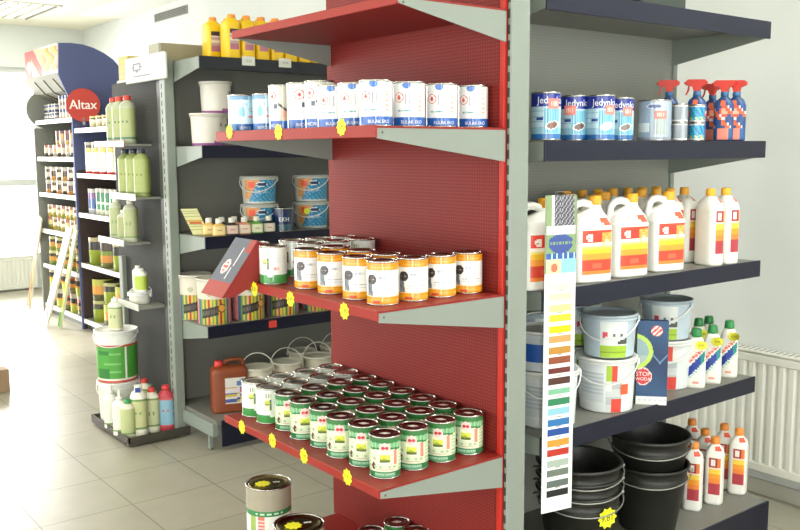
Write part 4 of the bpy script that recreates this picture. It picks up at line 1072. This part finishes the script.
TB = [(B4_, 112, 430, 'white spouted bottle at the left end of the floor tray'), (B4_, 121, 437, 'white spouted bottle in front on the floor tray'), (B5_, 129, 440, 'pale short bottle at the front corner of the floor tray'),
      (B1_, 140, 438, 'cream bottle with blue and white cap in the middle of the floor tray'), (B2_, 153, 434.5, 'pale bottle with red cap beside the red bottle on the floor tray'), (B3_, 168, 432.5, 'red bottle with pale blue label at the right end of the floor tray'),
      (B2_, 146, 424, 'pale bottle with red cap in the second row on the floor tray'), (B5_, 157, 422, 'pale bottle with green cap behind the red capped one'), (B5_, 134, 424, 'pale bottle with green cap in the second row on the floor tray')]
for pr, px, py, lb in TB:
    p = atz(px, py-3, .035); place(pr, (min(p.x, 2.19), max(p.y, 5.13), .035), radians(-30), lb)
o = [x for x in bpy.data.objects if x.get('label', '').startswith('cream bottle with blue')][0]
b = MB(); b.box((-.014, -.027, .272), (.016, -.021, .302), '#2c4a9c', 'plastic', .001); b.build('cap_badge', o)
# ------------------------------------------------------------------ far gondola
FX, FB = 2.95, 3.50
fg = empty('shelving_unit', 'far violet and grey shelving unit with white shelf edges and a curved canopy', 'shelving unit', (FB, 8.93, 0)); fo = (FB, 8.93, 0)
VIO = '#565f8a'
b = MB(fo); b.box((FB-.02, 7.55, .05), (FB, 8.90, 2.30), '#4a3c36', MT['perf_dark']); b.build('back_panel', fg)
b = MB(fo); b.box((FB-.02, 8.95, .05), (FB, 10.16, 2.40), '#55544e', MT['perf_grey_y']); b.build('back_panel', fg)
pts = [(58, 75), (58, 43), (70, 43), (82, 44.5), (93, 48), (104, 53.5), (113, 60), (119, 67), (121, 72), (120, 80)]
poly = []
for px, py in pts: p = aty(px, py, 8.93); poly.append((p.x, p.z))
poly += [(FB, 2.2), (FB, 1.58), (2.93, 1.58), (2.93, 2.22)]
b = MB(fo); b.prism(poly, 1, 8.915, 8.945, VIO, 'matte'); b.box((2.93, 8.915, 0), (2.95, 8.945, 1.58), VIO); b.build('divider_panel', fg)
b = MB(fo); b.box((2.95, 8.915, 0), (FB, 8.945, 1.58), '#4a3b36', 'matte'); b.build('side_panel', fg)
p = aty(43, 110, 10.2); poly = []
cx_, cz_ = p.x+.02, p.z
for k in range(13):
    a = pi*1.45-k*(pi*.95)/12; poly.append((cx_+.20*cos(a), cz_+.20*sin(a)))
poly += [(FB, cz_+.22), (FB, 0), (2.93, 0), (2.93, cz_-.2)]
b = MB(fo); b.prism(poly, 1, 10.17, 10.20, '#8a8c84', 'matte'); b.build('end_panel', fg)
for y0, y1, zs in ((8.95, 10.16, (2.085, 1.70, 1.32, .927, .545, .105)), (7.56, 8.91, (1.975, 1.545, 1.16, .665, .105))):
    for z in zs:
        b = MB(fo); b.box((FX, y0, z-.02), (FB-.02, y1, z), '#8c8c84', 'powder'); s = b.build('shelf', fg)
        b = MB(fo); b.box((FX-.008, y0, z-.04), (FX, y1, z+.004), '#eceee8', 'powder'); b.build('lip', s)
b = MB(fo); b.box((FX+.03, 7.56, 0), (FX+.04, 10.16, .08), '#55564f', 'powder'); b.build('kick_plate', fg)
# canopy: curved banner and sloping underside
cz0, cz1 = 2.55, 2.86
def ban(u, v):
    if u < .2: return '#b02c18' if math.hypot((u-.12)*3, (v-.4)) > .22 else '#f2c8b4'
    if .2 < u < .52: return '#a82414' if abs((u-.36)*2.6-(.5-v)*.9) < .24 else '#d0b078'
    return ('#c8942c', '#b86a20', '#d0b880', '#c89a4c')[int(u*17+sin(v*9)*1.5) % 4] if .12 < v < .92 else '#f4e8cc'
b = MB(fo); N_ = 12; zt = 2.83
for i in range(N_):
    pass
bx_ = aty(58, 60, 8.945).x; by_ = atx(25, 60, bx_).y; bz0, bz1 = aty(58, 72, 8.945).z, aty(58, 43, 8.945).z
b.grid((bx_, by_, bz0), (0, 8.945-by_, 0), (0, 0, bz1-bz0), 48, 18, ban); b.box((bx_+.002, 8.945, bz0), (bx_+.012, by_, bz1), '#ded8c4', 'matte'); b.build('printed_canopy', fg)
b = MB(fo); b.prism([(bx_, bz0+.004), (bx_+.04, bz0-.04), (2.97, 2.36), (3.2, 2.27), (FB, 2.25), (FB, 2.27), (3.2, 2.29), (2.98, 2.38), (bx_+.05, bz0-.01)], 1, 8.95, 10.17, '#86867a', 'matte'); s = b.build('canopy_underside', fg)
for y in (9.25, 9.55, 9.85):
    b = MB(fo); b.prism([(bx_+.035, bz0-.034), (2.965, 2.366), (3.2, 2.276), (3.2, 2.266), (2.965, 2.352), (bx_+.035, bz0-.046)], 1, y, y+.012, '#4c4c44', 'matte'); b.build('seam', s)
# round red sign
r_ = MB(); 
c_ = aty(83, 105, 8.80); r_.off = Vector((0, 0, 0))
sg = empty('round_sign', 'round red sign with white lettering on the far shelving unit', 'sign', (c_.x, 8.80, c_.z), radians(-28))
b = MB(); n_ = 40; b.prism([(.158*cos(2*pi*k/n_), .158*sin(2*pi*k/n_)) for k in range(n_)], 1, 0, .02, '#b23a2e', 'matte'); b.build('disc', sg)
b = MB(); b.text('Altax', .125, lambda x, y: (x, -.002, y-.0), '#eae0da', sx=.95); b.text('Altax', .125, lambda x, y: (x+.003, -.0025, y), '#eae0da', sx=.95); b.build('lettering', sg)
b = MB(); b.box((-.012, .0, -.19), (.012, .012, -.12), '#8a8a84', 'steel'); b.box((-.012, .02, -.02), (.10, .03, .02), '#8a8a84', 'steel'); b.build('bracket', sg)
# goods on the far gondola: simple tins, one mesh each
def ftin(nm, R, H, bands, cat='tin', lid='#b8b4a4', n=14):
    b = MB(); prof = []
    for t, c in bands: prof.append((R, H*t, c, 'print'))
    prof.append((R, H)); b.lathe(prof, bands[0][1], 'print', n, capt=False); b.lathe([(R, H), (R*.92, H+.001), (R*.9, H-.004), (R*.3, H-.004)], lid, 'metal', n, capb=False)
    o = b.build(nm); tag(o, None, cat); return o
_fp = {}
def ffill(key, nm, R, H, bandset, y0, y1, n, z, desc, grp, stack=1, cat='tin', x=FX+.09):
    """one countable row of small goods; n across, stacked"""
    for s in range(stack):
        for k in range(n):
            bs = bandset[(k+s) % len(bandset)]; kk = (key, (k+s) % len(bandset))
            if kk not in _fp: _fp[kk] = ftin(nm, R, H, bs[0], cat); o = _fp[kk]
            else: o = _fp[kk].copy(); COL.objects.link(o)
            o.location = (x+jit(.006), y0+(y1-y0)*(k+.5)/n, z+s*H); o.rotation_euler = (0, 0, 0)
            col = bs[1]; row = '' if stack == 1 else (' lower layer,' if s == 0 else ' upper layer,')
            o['label'] = '%s %s,%s %s from the left' % (col, desc, row, ORD[n-1-k] if n-1-k < 12 else 'last'); o['group'] = grp; o['category'] = cat
W_ = '#b9b3a2'
ffill('a', 'small_tin', .033, .085, [([(0, '#2f3a5e'), (.3, W_), (.62, '#3c4870'), (.85, W_)], 'navy and white')], 9.66, 10.10, 5, 2.085, 'little tin on the top far shelf', 'little navy tins on the top far shelf', 2)
ffill('b', 'tall_tin', .036, .24, [([(0, '#c8a070'), (.12, W_), (.3, '#3c4468'), (.42, W_), (.6, '#7c5a40'), (.72, W_), (.85, '#39446a')], 'tall navy banded')], 9.10, 9.56, 5, 2.085, 'tin on the top far shelf', 'tall banded tins on the top far shelf')
ffill('c', 'paint_tin', .045, .13, [([(0, '#6a5040'), (.3, W_), (.75, '#8a4a3a')], 'brown and white'), ([(0, '#4a443c'), (.35, '#d8c8a8'), (.8, '#a85040')], 'dark and cream'), ([(0, W_), (.4, '#c89a50'), (.7, W_)], 'amber and white')], 9.0, 10.12, 8, 1.70, 'tin on the second far shelf', 'tins on the second far shelf')
ffill('c2', 'paint_tin', .045, .14, [([(0, '#d8a858'), (.3, '#6a3a3a'), (.75, '#8a3a34')], 'red brown'), ([(0, W_), (.35, '#c8a058'), (.8, '#5c4038')], 'amber')], 8.98, 9.75, 5, 1.83, 'tin stacked above the second far shelf row', 'tins stacked on the second far shelf')
ffill('d', 'paint_tin', .060, .140, [([(0, '#4c3c30'), (.25, '#d8ccb0'), (.6, '#5c4030'), (.82, W_)], 'brown and cream'), ([(0, '#c88a4a'), (.3, '#5a4034'), (.7, W_)], 'orange brown')], 9.05, 10.10, 6, 1.32, 'tin on the third far shelf', 'tins on the third far shelf', 2)
ffill('e', 'paint_tin', .045, .135, [([(0, '#b8a04a'), (.35, '#e0d8b8'), (.6, '#7c5a34'), (.82, W_)], 'yellow brown'), ([(0, '#8a8a3a'), (.4, '#d8c888'), (.75, '#a8604a')], 'olive and cream')], 9.0, 10.12, 8, .927, 'tin on the fourth far shelf', 'tins on the fourth far shelf', 2)
ffill('f', 'paint_tin', .075, .155, [([(0, '#7c8a3a'), (.3, '#c8903c'), (.6, '#3c3a2c'), (.8, '#c8c48c')], 'olive and orange')], 9.0, 10.10, 5, .545, 'tin on the fifth far shelf', 'tins on the fifth far shelf', 2)
ffill('g', 'paint_tin', .090, .205, [([(0, '#6a6a3a'), (.3, '#c88a40'), (.5, '#3a3028'), (.68, '#c84a34'), (.8, W_)], 'dark banded'), ([(0, '#b8c43c'), (.4, '#d8a03c'), (.5, '#3a3230'), (.75, W_)], 'lime and dark')], 9.0, 10.10, 5, .105, 'large tin on the bottom far shelf', 'large tins on the bottom of the far unit', 2)
ffill('h', 'small_tin', .042, .115, [([(0, '#d8cfa8'), (.5, '#ece8c8'), (.72, '#6a5a3a'), (.86, '#d8c060')], 'cream and yellow')], 7.9, 8.72, 5, 1.975, 'small tin beside the round red sign', 'small tins beside the round red sign')
ffill('i', 'tube', .052, .30, [([(0, '#c83a3c'), (.08, '#ecebe0'), (.68, '#e8d070'), (.82, '#5c5444'), (.92, W_)], 'tall white and yellow')], 7.9, 8.85, 5, 1.545, 'tube under the small tins', 'tall white tubes on the far unit', 1, 'tube')
ffill('j', 'bottle', .044, .25, [([(0, '#e0e0c8'), (.2, '#2f8a4a'), (.4, '#c8d8c0'), (.5, '#2c7c48'), (.85, W_)], 'green and white')], 7.9, 8.62, 6, 1.16, 'bottle in the green row of the far unit', 'green bottles on the far unit', 1, 'bottle')
ffill('j2', 'bottle', .036, .24, [([(0, '#cfd0d8'), (.2, '#3c5a9c'), (.6, '#7c4a8a'), (.85, W_)], 'blue and violet')], 8.66, 8.84, 2, 1.16, 'bottle left of the green row', 'violet bottles on the far unit', 1, 'bottle')
ffill('k', 'paint_tin', .098, .27, [([(0, '#8a9a20'), (.5, '#8f9824'), (.55, '#33322a'), (.85, '#a89c6c')], 'lime and dark'), ([(0, '#6c6a34'), (.2, '#d08a3c'), (.45, '#7c8c34'), (.6, '#4a3c34'), (.9, W_)], 'orange and olive')], 7.9, 8.85, 3, .665, 'large tin on the lower shelf beside the planks', 'large lime tins on the far unit', 1, x=FX+.10)
ffill('l', 'paint_tin', .105, .21, [([(0, '#8a9c1e'), (.6, '#3a382c'), (.85, '#a8a870')], 'lime'), ([(0, '#50502c'), (.3, '#d0903c'), (.7, '#b0b04c')], 'orange and dark')], 7.9, 8.85, 3, .105, 'large tin at the far unit foot', 'large tins at the foot of the far unit', 2, x=FX+.12)
# leaning planks
def plank(p0, p1, w, art, label):
    p0 = Vector(p0); p1 = Vector(p1); L = (p1-p0).length; d = (p1-p0).normalized()
    b = MB(); b.box((-.008, -w/2, 0), (.008, w/2, L), '#e4dfcc', 'label'); b.grid((-.0088, w/2, 0), (0, -w, 0), (0, 0, L), 8, 60, art)
    o = b.build('sample_plank', None, p0); o.rotation_mode = 'QUATERNION'
    x_ = Vector((0, 1, 0)).cross(d).normalized(); y_ = d.cross(x_)
    o.rotation_quaternion = Matrix((x_, y_, d)).transposed().to_quaternion(); tag(o, label, 'plank')
plank(atz(29, 307, .02), (2.925, 10.10, 1.05), .10, lambda u, v: '#a8602c' if int(v*16+u*3) % 3 == 0 else '#a89c70', 'orange patterned sample plank leaning at the far left of the far unit')
plank(atz(45, 325, .02), (2.925, 9.14, 1.00), .17, lambda u, v: '#8a6870' if (int(v*22+u*3) % 4 == 0 and v < .6) else '#c4c2bc', 'wide whitish sample plank leaning between the other two planks')
plank(atz(60, 327, .02), (2.925, 8.95, 1.00), .09, lambda u, v: '#5c8e2a' if (v < .15 or u > .7) else ('#b0a438' if int(v*20) % 3 else '#c4bf90'), 'narrow green and yellow sample plank leaning on the far unit')
# carton at the left edge
p = atz(11.5, 391, 0)
r = empty('cardboard_box', 'brown cardboard box on the floor at the left edge of the photo', 'box', (p.x-.18, p.y+.12, 0))
b = MB(); b.box((-.2, -.13, 0), (.17, .14, .17), '#a08468', 'matte', .003); b.build('box', r)
b = MB(); b.box((-.2, -.02, .17), (.17, .03, .1708), '#c0a88a', 'label'); b.build('tape', r)
# ------------------------------------------------------------------ light
def area(name, loc, rot, sx, sy, power, col):
    l = bpy.data.lights.new(name, 'AREA'); l.shape = 'RECTANGLE'; l.size = sx; l.size_y = sy; l.energy = power; l.color = col
    o = bpy.data.objects.new(name, l); COL.objects.link(o); o.location = loc; o.rotation_euler = rot; return o
area('daylight_far_window', (1.2, YB+.16, 1.7), (radians(-90), 0, 0), 4.6, 2.3, 420, (1, 1, .97))
area('daylight_glass_door', (-2.1, YF-.16, 1.3), (radians(90), 0, 0), .9, 2.6, 190, (.98, 1, .98))
area('daylight_front_window', (1.6, YF-.16, 1.6), (radians(90), 0, 0), 4.1, 2.5, 60, (.97, 1, .98))
area('daylight_left_window', (XL-.16, 4.2, 1.6), (radians(90), 0, radians(-90)), 10.5, 2.5, 140, (.97, 1, 1))
for n_l, lx, ly, pw in (('a', 3.0, .9, 52), ('b', .6, 4.2, 22), ('c', 1.2, 8.2, 30), ('d', 3.0, 10.85, 14)):
    area('ceiling_lamp_'+n_l, (lx, ly, ZC-.03), (0, 0, 0), .6, 1.15, pw, (.98, 1, .97))
sun = bpy.data.lights.new('sun', 'SUN'); sun.energy = 5; sun.angle = radians(2); sun.color = (1, .96, .88)
so = bpy.data.objects.new('sun', sun); COL.objects.link(so); so.rotation_euler = Vector((.45, -1, -.62)).to_track_quat('-Z', 'Y').to_euler()
w = bpy.data.worlds.new('daylight'); SC.world = w; w.use_nodes = True
bg_ = w.node_tree.nodes['Background']; bg_.inputs[0].default_value = (1, 1, .97, 1); bg_.inputs[1].default_value = 3.0
SC.view_settings.view_transform = 'Standard'; SC.view_settings.look = 'None'; SC.view_settings.gamma = 1; SC.view_settings.use_curve_mapping = False
SC.view_settings.exposure = 0.0

for o_ in bpy.data.objects:
    l_ = o_.get('label', '')
    if l_ and len(l_.split()) > 16: print('LONGLABEL', o_.name, l_)
